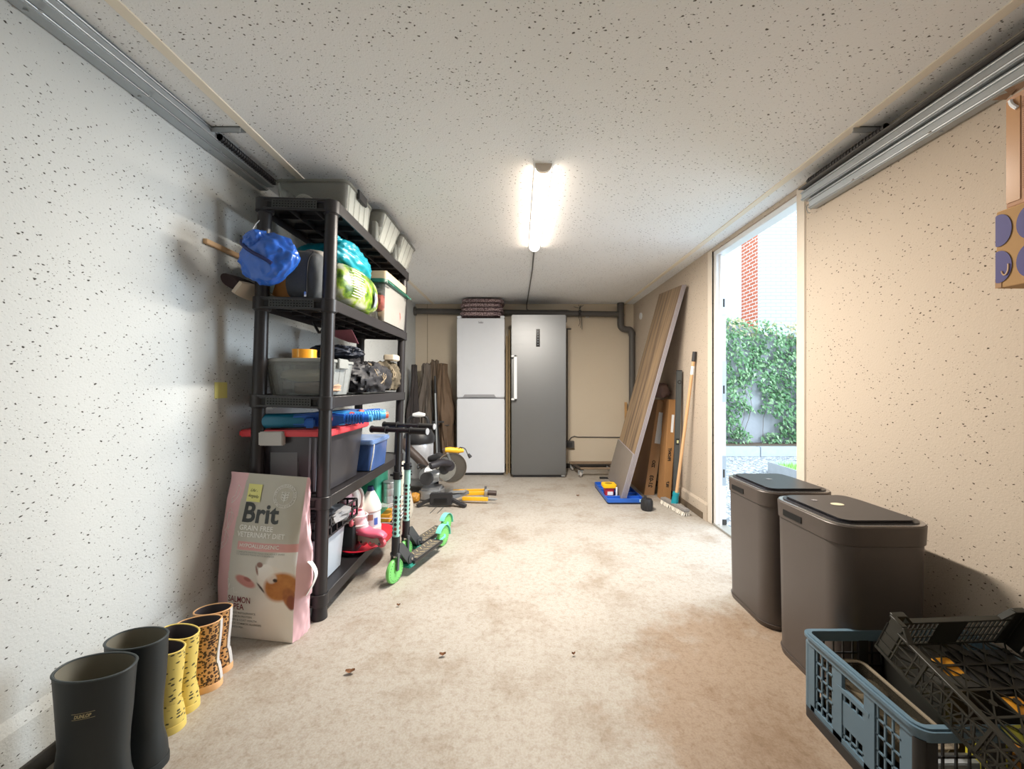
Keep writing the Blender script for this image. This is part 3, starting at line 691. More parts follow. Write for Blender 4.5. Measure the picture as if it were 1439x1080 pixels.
# grey backpack
t = thing('backpack', 'dark grey fabric bag with black zip on the second shelf', 'bag', (-.95, 1.82, z))
m_pack = M('pack_grey', '#55585a', .85, var=.12, vs=50, bump=.2, bs=400)
MB().blob((-.985, 1.82, z+.115), (.090, .10, .12), .07, 1.4, 6, .62, 56, flat=.95).build('bag_body', m_pack, t, True)
MB().blob((-.975, 1.84, z+.215), (.075, .08, .035), .15, 1.5, 16, .8, 40).build('bag_top', M('pack_top', '#8c8780', .8), t, True)
zp = [(-.925, 1.732, z+.215), (-.945, 1.722, z+.18), (-.948, 1.716, z+.10), (-.950, 1.718, z+.03)]
MB().tube(zp, .0035, 6, 2).build('zip', m_black, t, True)
MB().box(-.955, -.945, 1.708, 1.713, z+.008, z+.030).build('zip_puller', m_chrome, t, True, bevel=.001)
tag(MB().rbox(-1.14, -1.05, 1.76, 1.95, z, z+.095, .006, 3, m=Matrix.Translation((-1.09, 1.85, z)) @ Matrix.Rotation(R(18), 4, 'Y') @ Matrix.Translation((1.09, -1.85, -z+.012))).build('cardboard_packet', M('ochre_card', '#a9702e', .7), bevel=.003), 'ochre brown cardboard packet leaning between blue bag and grey bag', 'packet')
# shoe poking out on the left
t = thing('shoe', 'dark shoe with pale sole poking out left of the second shelf', 'shoe', (-1.24, 1.72, z))
rg = []
for k in range(15):
    u = k/14; y = 1.66+.26*u; wd = .034*(.55+.45*sin(pi*min(1, u*1.15+.12))); hh = .085-.045*u
    if u > .45: hh = .062-.02*(u-.45)
    rg.append([V((-1.235+wd*cos(a), y, 1.50+hh*(.5+.5*sin(a))*(1 if sin(a) > -2 else 0))) for a in [2*pi*j/16 for j in range(16)]])
MB(Matrix.Translation((-1.235, 1.78, 1.48)) @ Matrix.Rotation(R(-52), 4, 'Y') @ Matrix.Translation((1.235, -1.78, -1.52))).loft(rg).build('upper', M('shoe_dark', '#3a2c2e', .8, var=.3), t, True)
rg2 = [[V((p.x*1.0, p.y, 1.488 if j % 2 else 1.502)) for j, p in enumerate(r)] for r in rg]
mb = MB(Matrix.Translation((-1.235, 1.78, 1.48)) @ Matrix.Rotation(R(-52), 4, 'Y') @ Matrix.Translation((1.235, -1.78, -1.52)))
out = [V((-1.235+.038*(.6+.4*sin(pi*min(1, u*1.1+.12)))*s_, 1.655+.27*u, 0)) for s_, us in ((1, range(12)), (-1, range(11, -1, -1))) for u in [k/11 for k in us]]
mb.loft([[V((p.x, p.y, 1.486)) for p in out], [V((p.x, p.y, 1.502)) for p in out]]); mb.build('sole', M('sole_pale', '#d8cbb8', .7), t, True)
# compost sack
def sack_mat():
    m = bpy.data.materials.new('sack_print'); m.use_nodes = True; nt = m.node_tree; N = nt.nodes; L = nt.links
    b = N['Principled BSDF']; b.inputs['Roughness'].default_value = .35
    tc = N.new('ShaderNodeTexCoord'); n = N.new('ShaderNodeTexNoise'); n.inputs['Scale'].default_value = 17; n.inputs['Detail'].default_value = 4; L.new(tc.outputs['Object'], n.inputs['Vector'])
    r = N.new('ShaderNodeValToRGB'); e = r.color_ramp.elements
    e[0].position = .36; e[0].color = hx('#35561c')+(1,); e[1].position = .64; e[1].color = hx('#a8ac98')+(1,)
    a = e.new(.44); a.color = hx('#688a24')+(1,); a = e.new(.50); a.color = hx('#869e2b')+(1,); a = e.new(.56); a.color = hx('#979f6e')+(1,)
    L.new(n.outputs['Fac'], r.inputs[0]); L.new(r.outputs[0], b.inputs['Base Color']); return m
m_sack = sack_mat()
t = thing('compost_sack', 'green and white printed garden sack lying on the second shelf', 'sack', (-.90, 2.03, z))
SB = (V((-.876, 2.035, z+.110)), V((.078, .235, .110)))
sk = MB().blob(SB[0], SB[1], .06, 1.6, 14, .72, 64, flat=.97).build('sack_body', m_sack, t, True)
# leaf emblem and text lines on the visible side
def side_pt(a, b, off=.009):
    """point on the sack flank facing +x: a along y, b up, found on the superellipsoid"""
    yy = (a)/SB[1].y; zz = (b)/SB[1].z
    k = max(0, 1-abs(yy)**(2/.72)-abs(zz)**(2/.72))
    return SB[0]+V((SB[1].x*(k**.36)*1.03+off, a, b))
mb = MB()
for cy, s_, mm in ((.075, 1, 0), (.105, -1, 0)):
    pts = [(cy+s_*.028*sin(pi*u)*(1 if k == 0 else -.25), -.075+.095*u) for k, us in ((0, range(9)), (1, range(7, 0, -1))) for u in [j/8 for j in us]]
    mb.add([side_pt(a, b) for a, b in pts], [tuple(range(len(pts)))])
mb.build('leaf_emblem', M('emblem_grey', '#8e97a8', .5), t, True, smooth=False)
mb = MB(); rr = random.Random(2)
for k in range(11):
    b = .07-.013*k; y0 = -.17+rr.uniform(0, .01); y1 = y0+rr.uniform(.07, .12)
    q = [side_pt(y0+(y1-y0)*j/8, b, .008) for j in range(9)]
    mb.loft([q, [p+V((0, 0, .004)) for p in q]], False, False, closed=False)
mb.build('text_lines', M('print_white', '#d8d8cc', .5), t, True, smooth=False)
# tub with green lid and pale box on it
t = thing('snap_lid_tub', 'clear tub with dark green lid at the far end of the second shelf', 'tub', (-.91, 2.53, z))
MB().rshell(-1.03, -.80, 2.30, 2.76, z, z+.235, .03, .003, 5, .012).build('tub', clear('tub_clear', '#b9b8b4', .08), t, True)
mb = MB().rbox(-1.045, -.785, 2.285, 2.775, z+.228, z+.252, .04); mb.build('lid', M('lid_green', '#1f5244', .35), t, True, bevel=.003)
for yy in (2.34, 2.72): MB().tube([(-.784, yy-.04, z+.238), (-.772, yy-.035, z+.225), (-.770, yy+.035, z+.225), (-.784, yy+.04, z+.238)], .004, 6, 1).build('clip', M('lid_green2', '#3f7f6c', .35), t, True)
cc = [('#c9483e', (-.86, 2.37, z+.12), (.04, .05, .05)), ('#e2c29a', (-.85, 2.42, z+.06), (.035, .06, .05)), ('#b5322c', (-.84, 2.62, z+.08), (.03, .03, .07)), ('#3f4d63', (-.87, 2.70, z+.09), (.05, .03, .08)), ('#eee8dc', (-.87, 2.55, z+.06), (.05, .05, .055)), ('#53565a', (-.9, 2.38, z+.19), (.06, .06, .03))]
nm = ['red', 'tan', 'crimson', 'navy', 'cream', 'charcoal']
for k, (c_, p, r_) in enumerate(cc):
    tag(MB().blob(p, r_, .2, 2, k, .8, 24).build('packet', M('packet_'+nm[k], c_, .5)), '%s packet inside the clear tub with the green lid' % nm[k], 'packet', 'packets in the green lidded tub')
tag(MB().rbox(-1.0, -.80, 2.33, 2.74, z+.2525, z+.31, .02, m=None).build('beige_box', M('beige_plastic', '#c9b59b', .6), bevel=.004), 'flat beige plastic box on top of the green lidded tub', 'box')
# pink strap hanging below second shelf
t = thing('hanging_cloth', 'pink cloth hanging from a black hook under the second shelf', 'cloth', (-1.0, 2.2, 1.32))
MB().add([(-1.20, 2.30, 1.368), (-.98, 2.25, 1.368), (-.96, 2.3, 1.29), (-1.02, 2.3, 1.30), (-1.2, 2.31, 1.362), (-1.20, 2.31, 1.368), (-.98, 2.26, 1.368), (-.96, 2.31, 1.29), (-1.02, 2.31, 1.30)], [(0, 1, 2, 3), (5, 8, 7, 6), (0, 5, 6, 1), (1, 6, 7, 2), (2, 7, 8, 3), (3, 8, 5, 0)]).build('cloth', M('pink_cloth', '#c9808c', .9), t, True, smooth=False)
MB().tube([(-1.07, 2.0, 1.37), (-1.04, 2.0, 1.315), (-1.03, 2.0, 1.315), (-1.0, 2.0, 1.37)], .007, 6).build('hook', m_black, t, True)
# ------------------------------------------------------------------ third shelf
z = .995
t, c = clear_box('storage_box', 'clear storage box with grey lid under the orange tape roll', 'box', -1.172, -.868, 1.735, 2.05, z, z+.172, clear('box_frost', '#cdd0ce', .24, .3), m_greylid, None, .022, ribs=5, clip=m_greylid)
tag(MB().blob((-1.03, 1.86, z+.095), (.105, .09, .03), .15, 1.5, 31, .8, 40).build('folded_cloth', M('cream_cloth', '#d8cbb0', .9)), 'cream folded cloth inside the grey lidded box', 'cloth')
tag(MB().blob((-1.00, 1.87, z+.033), (.12, .09, .028), .15, 1.5, 32, .8, 40).build('folded_cloth', M('brown_cloth', '#b08f78', .9)), 'brownish folded cloth at the bottom of the grey lidded box', 'cloth')
tag(MB().rbox(-1.085, -1.035, 1.762, 1.775, z+.012, z+.062, .004, 2).build('black_card', m_black), 'small black card inside the grey lidded box near its front', 'card')
t = thing('tape_roll', 'roll of orange tape lying on the grey lidded box', 'tape', (-1.015, 1.82, z+.173))
mb = MB().lathe([(.030, 0), (.052, 0), (.052, .042), (.030, .042), (.030, 0)], (0, 0, 0), 40); mb.build('tape', M('orange_tape', '#f0a22c', .35), t)
MB().lathe([(.0275, .001), (.0298, .001), (.0298, .041), (.0275, .041), (.0275, .001)], (0, 0, 0), 40).build('core', M('card_core', '#b89468', .8), t)
MB().box(-.003, .003, -.0535, -.051, .004, .040).build('tape_end', M('tape_pale', '#f6c469', .35), t)
# heap of black clothing and bags
m_blk = M('black_cloth', '#26262a', .6, var=.3, vs=8); m_blk2 = M('khaki_cloth', '#5d5546', .85, var=.2); m_nav = M('navy_cloth', '#242a38', .6, var=.2)
heap = [('jacket', 'black padded jacket heaped at the back of the third shelf', 'jacket', m_blk, (-1.08, 2.36, z+.12), (.085, .26, .10), .4, 61),
        ('waterproof_bag', 'black shiny bag with pale straps at the front of the third shelf', 'bag', m_blk, (-.905, 2.33, z+.085), (.075, .24, .088), .45, 62),
        ('trousers', 'khaki crumpled clothing near the far end of the third shelf', 'clothing', m_blk2, (-.93, 2.66, z+.10), (.085, .11, .10), .45, 63),
        ('rain_cape', 'navy black folded rain cape behind the orange tape roll', 'clothing', m_nav, (-1.04, 2.20, z+.235), (.12, .12, .035), .4, 64)]
for (n_, lab, cat, mt, c_, r_, am, sd) in heap:
    t = thing(n_, lab, cat, (c_[0], c_[1], c_[2]-r_[2]))
    MB().blob(c_, r_, am, 1.15, sd, .85, 80, ridge=True, flat=.9, stretch=(1, 2.5, 1.2)).build('cloth', mt, t, True)
    rr = random.Random(sd); mb = MB()
    for k in range(4 if sd in (62, 63) else 2):
        y = c_[1]+rr.uniform(-.6, .4)*r_[1]; pts = []
        for j in range(7):
            u = j/6; pts.append((c_[0]+r_[0]*(.25+.8*sin(pi*u*.9+.1)), y+rr.uniform(-.02, .02)+(.10 if k % 2 else .16)*u*(1 if k % 3 else -.6), c_[2]+r_[2]*(1.05-1.8*u)))
        mb.tube(pts, .003, 6, 2)
    mb.build('strap', M('strap_tan', '#9a8c76', .8) if sd in (62, 63) else m_blk, t, True)
tag(MB().rbox(-.92, -.84, 2.60, 2.72, z+.215, z+.255, .015, 4).build('cream_pouch', M('cream_pouch', '#d6cbb8', .8), bevel=.006), 'cream pouch on top of the dark clothes on the third shelf', 'pouch')
# ------------------------------------------------------------------ fourth shelf: dark tote with red lid
z = .549
t = thing('tote_box', 'large dark tote box with red lid on the fourth shelf', 'box', (-1.04, 1.95, z))
m_tote = M('tote_dark', '#3b3a3e', .3, var=.12); m_red = M('lid_red', '#d8424a', .45, var=.06)
MB().rshell(-1.215, -.868, 1.735, 2.16, z, z+.262, .03, .004, 5, .025).build('tub', m_tote, t, True)
MB().rbox(-1.262, -.842, 1.715, 2.185, z+.262, z+.292, .03, 5).build('lid', m_red, t, True, bevel=.006)
part(MB().box(-1.155, -1.045, 1.700, 1.725, z+.225, z+.287).build('clasp', M('clasp_grey', '#b9b8b4', .5), t, True, bevel=.004), 'pale grey clasp')
MB().box(-1.13, -1.00, 1.742, 1.75, z+.05, z+.225).build('front_panel', M('tote_panel', '#5f6264', .4), t, True, bevel=.004)
mb = MB()
for x in (-.94, -.915): mb.bar((x-.015, 1.752, z+.01), (x, 1.738, z+.255), .01, .01)
mb.build('corner_rib', M('tote_rib', '#6b6e76', .4), t, True)
# toy water guns
m_tb = M('toy_blue', '#1e5fb8', .35); m_ts = M('toy_sky', '#4aa3dc', .4); m_tt = M('toy_teal', '#17708f', .35); m_or = M('toy_orange', '#ee6a4c', .4)
def toy_gun(label, loc, rot, cols, L_=.30):
    t = thing('toy_blaster', label, 'toy', loc, rot, 'toy blasters on the red lid')
    a, b, c_ = cols
    MB().tube([(-L_*.5, 0, .026), (-L_*.45, 0, .026), (-.01, 0, .026), (.03, 0, .026)], [.017, .022, .0225, .018], 16).build('water_tank', a, t)
    MB().prism([(-.04, .008), (.10, .006), (.14, .018), (.14, .042), (.05, .050), (-.04, .045)], (0, -.02, 0), (1, 0, 0), (0, 0, 1), (0, 1, 0), .04).build('body', b, t, bevel=.005)
    MB().prism([(.0, -.012), (.035, -.012), (.05, -.075), (.018, -.082)], (0, 0, .008), (1, 0, 0), (0, 1, 0), (0, 0, 1), .028).build('grip', b, t, bevel=.005)
    mb = MB()
    for k in range(7): mb.cyl((.135+k*.010, 0, .028), (.141+k*.010, 0, .028), .017, seg=14)
    mb.cyl((.13, 0, .028), (.22, 0, .028), .013, seg=14); mb.build('barrel', b, t)
    MB().cyl((.215, 0, .028), (.232, 0, .028), .011, seg=14).build('nozzle', c_, t)
    mb = MB().lathe([(.008, 0), (.016, 0), (.016, .012), (.008, .012), (.008, 0)], (0, 0, 0), 18, Matrix.Translation((.08, -.021, .03)) @ Matrix.Rotation(R(90), 4, 'X'))
    mb.build('trigger_ring', m_or, t)
    t.scale = (1.25, 1.25, 1.5)
    return t
zl = z+.2925
toy_gun('teal and blue toy water blaster nearest on the red tote lid', (-.985, 1.775, zl), (0, 0, R(14)), (m_tt, m_tb, m_ts))
toy_gun('sky blue toy blaster beside the shelf post on the red tote lid', (-.925, 1.865, zl), (0, 0, R(38)), (m_ts, m_ts, m_or), .26)
toy_gun('dark blue toy blaster with orange ring, farthest on the red tote lid', (-.925, 2.00, zl), (0, 0, R(62)), (m_tb, m_tb, m_ts), .24)
tag(MB().blob((-1.12, 1.80, zl+.022), (.035, .05, .022), .2, 1.5, 41, 1, 32, m=Matrix.Rotation(R(-25), 3, 'Y').to_4x4()).build('brown_pouch', M('brown_pouch', '#7c4f48', .7)), 'reddish brown pouch at the left on the red tote lid', 'pouch')
# blue small box
t = thing('lidded_bucket', 'translucent blue box with rounded lid on the fourth shelf', 'box', (-.93, 2.33, z))
c_blue = M('blue_translucent', '#3d5c96', .25, var=.15); 
MB().rshell(-1.02, -.838, 2.20, 2.47, z, z+.15, .022, .004, 4, .012).build('tub', c_blue, t, True)
MB().rbox(-1.03, -.828, 2.19, 2.48, z+.15, z+.178, .025, 4).build('lid', M('blue_pale', '#6a86b4', .25), t, True, bevel=.006)
MB().tube([(-.828, 2.20, z+.155), (-.822, 2.17, z+.10), (-.83, 2.155, z+.04), (-.84, 2.17, z+.012)], .004, 6, 2).build('handle', M('pale_wire', '#b0b4b8', .4), t, True)
# ------------------------------------------------------------------ bottom shelf
z = .117
tag(MB().rshell(-1.19, -.905, 1.755, 2.02, z, z+.21, .03, .005, 5, .015).build('open_box', M('pale_blue_plastic', '#b9c2cc', .35, var=.06)), 'pale grey blue plastic box near the front of the bottom shelf', 'box')
t = thing('folding_crate', 'black slatted crate stacked on the pale box on the bottom shelf', 'crate', (-1.04, 1.92, z+.215))
mb = MB().box(-1.19, -.885, 1.75, 2.10, z+.215, z+.225)
for a, b in (((-1.19, 1.75), (-.885, 1.75)), ((-.885, 1.75), (-.885, 2.10)), ((-1.19, 2.10), (-.885, 2.10)), ((-1.19, 1.75), (-1.19, 2.10))):
    A = V((b[0]-a[0], b[1]-a[1], 0)); O = V((a[0], a[1], z+.22)); mb.grid(O, A, (0, 0, .085), A.cross(V((0, 0, 1))), 6, 2, .010, .006)
mb.build('crate_body', m_black, t, True, smooth=False)
tag(MB().blob((-1.0, 1.90, z+.285), (.14, .11, .045), .3, 2, 71, .8, 40).build('grey_bundle', M('silver_cloth', '#8f8f92', .6, var=.3)), 'silvery grey crumpled bundle lying in the black crate', 'bundle')
tag(MB().blob((-.97, 1.83, z+.315), (.08, .06, .03), .35, 2, 72, .8, 40).build('dark_bundle', M('charcoal_cloth', '#3c3c42', .8)), 'charcoal bundle on top of the grey bundle in the black crate', 'bundle')
# red round tray
t = thing('red_tray', 'red plastic tray sticking out over the bottom shelf edge', 'tray', (-.885, 2.26, z))
MB().lathe([(.002, .001), (.150, .001), (.188, .020), (.198, .021), (.198, .024), (.186, .0245), (.148, .005), (.002, .005)], (-.90, 2.29, z), 56, sx=.72, sy=1.12).build('tray_body', M('red_plastic', '#d0243a', .3, var=.05), t, True)
# inline skates
def skate(label, loc, rz, tilt=0):
    t = thing('inline_skate', label, 'skate', loc, (tilt, 0, rz), 'pink inline skates')
    mw = M('skate_wheel', '#e8707a', .4); mp_ = M('skate_pink', '#e46a86', .45, var=.1); ml = M('skate_pale', '#efc3cb', .6, var=.15)
    for k in range(4):
        x = -.075+.05*k
        wl = MB().lathe([(.006, -.009), (.022, -.011), (.0275, -.004), (.0275, .004), (.022, .011), (.006, .009)], (0, 0, 0), 22, Matrix.Translation((x*1.15, 0, .0275)) @ Matrix.Rotation(R(90), 4, 'X')).build('wheel', mw, t)
        MB().cyl((x*1.15, -.019, .0275), (x*1.15, .019, .0275), .0075, seg=10).build('hub', m_chrome, wl)
    fr = [(-.095, .022), (-.075, .014), (-.05, .03), (-.025, .016), (0, .03), (.025, .016), (.05, .03), (.075, .014), (.095, .022), (.075, .058), (.04, .05), (0, .056), (-.05, .062)]
    mb = MB().prism(fr, (0, -.0165, 0), (1, 0, 0), (0, 0, 1), (0, 1, 0), .004).prism(fr, (0, .0125, 0), (1, 0, 0), (0, 0, 1), (0, 1, 0), .004)
    mb.build('wheel_frame', M('skate_frame', '#b9b0a0', .35, .3), t, bevel=.001)
    rg = []
    for k in range(13):   # boot: toe to heel, lofted along x
        u = k/12; x = .11-.21*u; top = (.095 if u < .45 else .095+(u-.45)*.14) if u > .12 else .075+.17*u
        wd = .040*(.55+.45*min(1, u*3.5))*(1 if u < .85 else 1-(u-.85)*1.2)
        zc = (top+.056)/2; hz = (top-.056)/2
        rg.append([V((x, wd*cos(a), zc+hz*sin(a))) for a in [2*pi*j/20 for j in range(20)]])
    MB().loft(rg).build('boot', mp_, t)
    rg = [[V((-.045+k*-.006+(.052-.002*k)*cos(a), (.040-.001*k)*sin(a), .085+.022*k)) for a in [2*pi*j/22 for j in range(22)]] for k in range(6)]
    rg += [[V((-.045-.03+(.034)*cos(a), .026*sin(a), .085+.11)) for a in [2*pi*j/22 for j in range(22)]], [V((-.045-.02+(.030)*cos(a), .022*sin(a), .13)) for a in [2*pi*j/22 for j in range(22)]]]
    MB().loft(rg).build('cuff', ml, t)
    mb = MB()
    for zz in (.12, .17): mb.tube([(-.07+.060*cos(a), .046*sin(a), zz) for a in [pi*2*j/20 for j in range(20)]], .005, 6, closed=True)
    mb.build('strap', M('strap_white', '#ece6e6', .5), t)
    return t
skate('pink inline skate lying in the red tray in front of the white bottle', (-.845, 2.150, z+.026), R(-14))
skate('pink and white inline skate standing behind, above the black crate end', (-.955, 2.17, z+.155), R(-60), R(8))
tag(MB().rbox(-1.06, -.90, 2.09, 2.24, z, z+.152, .01, 3).build('black_box', M('black_box', '#1f2427', .5)), 'black box on the bottom shelf carrying a pink skate', 'box')
# detergent bottle
t = thing('detergent_bottle', 'tall white detergent bottle with dark blue cap and blue label', 'bottle', (-.925, 2.42, z))
m_wb = M('bottle_white', '#f3f1ea', .3, var=.02)
prof = [(.0, 0), (.056, 0), (.062, .008), (.063, .05), (.058, .056), (.058, .145), (.064, .152), (.063, .175), (.050, .21), (.033, .245), (.024, .262), (.02, .27)]
MB().lathe(prof, (-.925, 2.40, z), 36, sx=1.0, sy=1.0).build('bottle_body', m_wb, t, True)
MB().cyl((-.925, 2.40, z+.268), (-.925, 2.40, z+.295), .021, .018, seg=24).build('cap', M('cap_blue', '#1d2c5e', .4), t, True)
def cylp(a, h, r=.0595): return V((-.925+1.0*r*sin(a), 2.40-r*cos(a), z+h))
mb = MB(); pa = [k*.1-.2 for k in range(18)]
mb.loft([[cylp(a, .060) for a in pa], [cylp(a, .142) for a in pa]], False, False, closed=False)
lb = mb.build('label', M('label_pale', '#dfe6ee', .4), t, True)
mb = MB(); mb.loft([[cylp(a, .068, .0602) for a in pa[9:14]], [cylp(a, .110, .0602) for a in pa[9:14]]], False, False, closed=False)
g = mb.build('label_print', M('label_blue', '#4f74c8', .4), t, True)
mb = MB(); mb.loft([[cylp(a, .10, .0602) for a in pa[3:9]], [cylp(a, .135, .0602) for a in pa[3:9]]], False, False, closed=False); mb.build('label_print', M('label_rust', '#a98276', .4), t, True)
# white jug with handle
t = thing('watering_jug', 'small white jug with curved handle behind the skates', 'jug', (-1.0, 2.34, z))
MB().lathe([(.04, 0), (.055, .02), (.055, .20), (.045, .27), (.028, .31), (.015, .325)], (-1.0, 2.32, z), 28).build('jug_body', m_wb, t, True)
MB().tube([(-.985, 2.30, z+.31), (-.945, 2.28, z+.318), (-.92, 2.27, z+.28), (-.925, 2.27, z+.22), (-.95, 2.285, z+.19)], .009, 8, 2).build('handle', m_wb, t, True)
tag(MB().rshell(-1.08, -.92, 2.50, 2.72, z, z+.33, .02, .004, 4).build('green_tub', M('tub_mint', '#3da585', .35)), 'mint green tub at the back of the bottom shelf', 'tub')
t = thing('metal_can', 'silver ribbed metal can behind the white bottle', 'can', (-.87, 2.62, z+.14))
mb = MB().lathe([(.045, 0), (.045, .04), (.043, .045), (.045, .05), (.045, .09), (.043, .095), (.045, .1), (.045, .13), (.04, .13)], (-.87, 2.60, z+.14), 28); mb.build('can_body', m_galv, t, True)
MB().lathe([(0, .128), (.040, .128), (.0475, .134), (.046, .137), (0, .131)], (-.87, 2.60, z+.14), 28).build('can_lid', m_steel, t, True)
t = thing('wire_rack', 'white wire rack with two tiers at the far end of the bottom shelf', 'rack', (-.88, 2.65, z))
mb = MB()
for zz in (z+.004, z+.03, z+.06, z+.135): mb.tube([(-.98, 2.50, zz), (-.82, 2.50, zz), (-.82, 2.76, zz), (-.98, 2.76, zz)], .004, 6, closed=True)
for p in ((-.98, 2.50), (-.82, 2.50), (-.82, 2.76), (-.98, 2.76)): mb.cyl((p[0], p[1], z), (p[0], p[1], z+.14), .004, seg=8)
for k in range(8): mb.cyl((-.98, 2.53+k*.03, z+.135), (-.82, 2.53+k*.03, z+.135), .003, seg=6)
mb.build('rack_frame', m_white, t, True)
tag(MB().rbox(-.95, -.86, 2.56, 2.70, z+.012, z+.062, .005, 2).build('orange_packet', M('orange_pack', '#dc9a2e', .5), bevel=.002), 'orange packet lying inside the white wire rack', 'packet')
tag(MB().blob((-.955, 2.76-.05, z+.185), (.035, .035, .04), .2, 2, 81).build('green_pot', M('dark_green', '#39582f', .6)), 'dark green round pot standing on the wire rack', 'pot')
# ------------------------------------------------------------------ scooters
def scooter(label, front, rear, col):
    fx, fyy = front; d_ = V((fx-rear[0], fyy-rear[1], 0)); Lw = d_.length; ang = math.atan2(d_.y, d_.x)
    t = thing('kick_scooter', label, 'scooter', (rear[0], rear[1], 0), (0, 0, ang), 'kick scooters beside the shelf unit')
    r = .064; mg = M('scooter_green', '#7bd06f', .35, var=.08); mt = M('scooter_teal', '#2f8d7f', .35); ma = M('scooter_aqua', '#7fd8cb', .4); mk = M('scooter_black', '#26272a', .4)
    for x, nm in ((0, 'rear_wheel'), (Lw, 'front_wheel')):
        prof = [(.030, -.010), (.050, -.011), (.060, -.0095), (.064, -.004), (.064, .004), (.060, .0095), (.050, .011), (.030, .010)]
        m_ = Matrix.Translation((x, 0, r)) @ Matrix.Rotation(R(90), 4, 'X')
        wl = MB().lathe(prof, (0, 0, 0), 36, m_).build(nm, mg, t)
        hb = MB().lathe([(.004, -.014), (.013, -.014), (.013, .014), (.004, .014)], (0, 0, 0), 20, m_)
        for k in range(6):
            a = k*pi/3+.3; c = V((x+.025*cos(a), 0, r+.025*sin(a))); hb.bar(V((x, 0, r)), V((x+.036*cos(a), 0, r+.036*sin(a))), .010, .012, up=(0, 1, 0))
        hb.build('hub', mg if nm == 'front_wheel' else ma, wl)
        mb = MB()
        for k in range(22):
            a = 2*pi*k/22; c = V((x+.050*cos(a), 0, r+.050*sin(a)))
            for s_ in (-1, 1): mb.cyl(c+V((0, s_*.0112, 0)), c+V((0, s_*.0118, 0)), .0022, seg=6)
        mb.build('tread_dots', m_dark, wl)
    # deck
    x0, x1 = .075, Lw-.115
    MB().prism([(-.045, 0), (-.037, -.012), (.037, -.012), (.045, 0), (.045, .012), (-.045, .012)], (x0, 0, .058), (0, 1, 0), (0, 0, 1), (1, 0, 0), x1-x0).build('deck', mk, t, bevel=.002)
    MB().prism([(-.040, 0), (.040, 0), (.040, .0015), (-.040, .0015)], (x0+.02, 0, .0702), (0, 1, 0), (0, 0, 1), (1, 0, 0), x1-x0-.05).build('grip_pad', M('grip_tape', '#5a5650', .9, var=.3, vs=60), t)
    mb = MB()
    for k in range(7):
        xx = x0+.03+k*(x1-x0-.08)/6
        for s_ in (-1, 1): mb.bar((xx, s_*.030, .0722), (xx+.018, s_*.006, .0722), .005, .001)
    mb.build('deck_pattern', M('deck_gold', '#a89a78', .6), t)
    MB().box(x1-.02, x1+.035, -.042, .042, .040, .058).build('deck_nose', mt, t, bevel=.006)
    # rear fender over the wheel
    pts = []
    for k in range(11):
        a = R(-10+k*16); pts.append((cos(a)*-.072, r+.072*sin(a)))
    rg = [[V((x*1.0, s_, z_)) for s_ in (-.018, .018)]+[V((x*.95, s_, r+(z_-r)*.95)) for s_ in (.018, -.018)] for x, z_ in pts]
    MB().loft(rg).build('rear_fender', ma, t)
    mb = MB()
    for s_ in (-.018, .018): mb.bar((0, s_, r), (x0+.02, s_, .060), .012, .006, up=(0, 1, 0))
    mb.build('rear_fork', ma, t)
    # folding joint
    mb = MB()
    for s_ in (-.022, .022): mb.prism([(Lw-.16, .055), (Lw-.10, .05), (Lw-.005, .165), (Lw-.012, .205), (Lw-.04, .20)], (0, s_-.003, 0), (1, 0, 0), (0, 0, 1), (0, 1, 0), .006)
    mb.cyl((Lw-.11, -.03, .085), (Lw-.11, .03, .085), .026, seg=20); mb.build('folding_joint', M('joint_grey', '#4d5054', .4, .4), t, bevel=.001)
    MB().cyl((Lw-.11, -.034, .085), (Lw-.11, .034, .085), .007, seg=12).build('joint_bolt', m_chrome, t)
    # fork and column
    mb = MB()
    for s_ in (-.020, .020): mb.bar((Lw, s_, r), (Lw-.008, s_, .150), .022, .006, up=(0, 1, 0))
    mb.box(Lw-.024, Lw+.008, -.024, .024, .140, .160); mb.build('fork', M('fork_grey', '#5a5d61', .4, .3), t, bevel=.003)
    top = V((Lw-.035, 0, .80)); bot = V((Lw-.008, 0, .15))
    MB().cyl(bot, bot+(top-bot)*.62, .0185, seg=22).build('steering_tube', col, t)
    MB().cyl(bot+(top-bot)*.60, top, .0135, seg=20).build('inner_tube', mk, t)
    MB().cyl(bot, bot+(top-bot)*.14, .0215, seg=22).build('head_tube', mk, t)
    mb = MB().cyl(bot+(top-bot)*.60, bot+(top-bot)*.66, .023, seg=20); q = bot+(top-bot)*.63; mb.bar(q+V((0, -.045, 0)), q+V((0, .03, 0)), .012, .010); mb.build('quick_clamp', mk, t, bevel=.002)
    mb = MB(); mb2 = MB()
    for k in range(9):
        for s_ in (0, 1, 2, 3):
            a = s_*pi/2+.35; p = bot+(top-bot)*(.17+.036*k); n_ = V((cos(a), sin(a), 0))
            (mb if k % 5 != 1 else mb2).cyl(p+n_*.0178, p+n_*.0192, .0085, seg=12)
    mb.build('dots', mk, t); mb2.build('dots', M('dot_rust', '#8a4a3e', .5), t)
    MB().cyl(top+V((0, -.085, 0)), top+V((0, .085, 0)), .0125, seg=16).build('handlebar', mk, t)
    for s_ in (-1, 1):
        g = MB().cyl(top+V((0, s_*.075, 0)), top+V((0, s_*.175, 0)), .0165, seg=18).cyl(top+V((0, s_*.075, 0)), top+V((0, s_*.079, 0)), .021, seg=18).cyl(top+V((0, s_*.172, 0)), top+V((0, s_*.177, 0)), .020, seg=18).build('grip', M('grip_black', '#1c1c1e', .7), t)
        MB().cyl(top+V((0, s_*.177, 0)), top+V((0, s_*.179, 0)), .017, seg=16).build('grip_end', M('grip_end', '#9a9ca0', .5), g)
    return t
m_aqua = M('tube_aqua', '#9fd4cb', .35, var=.1)
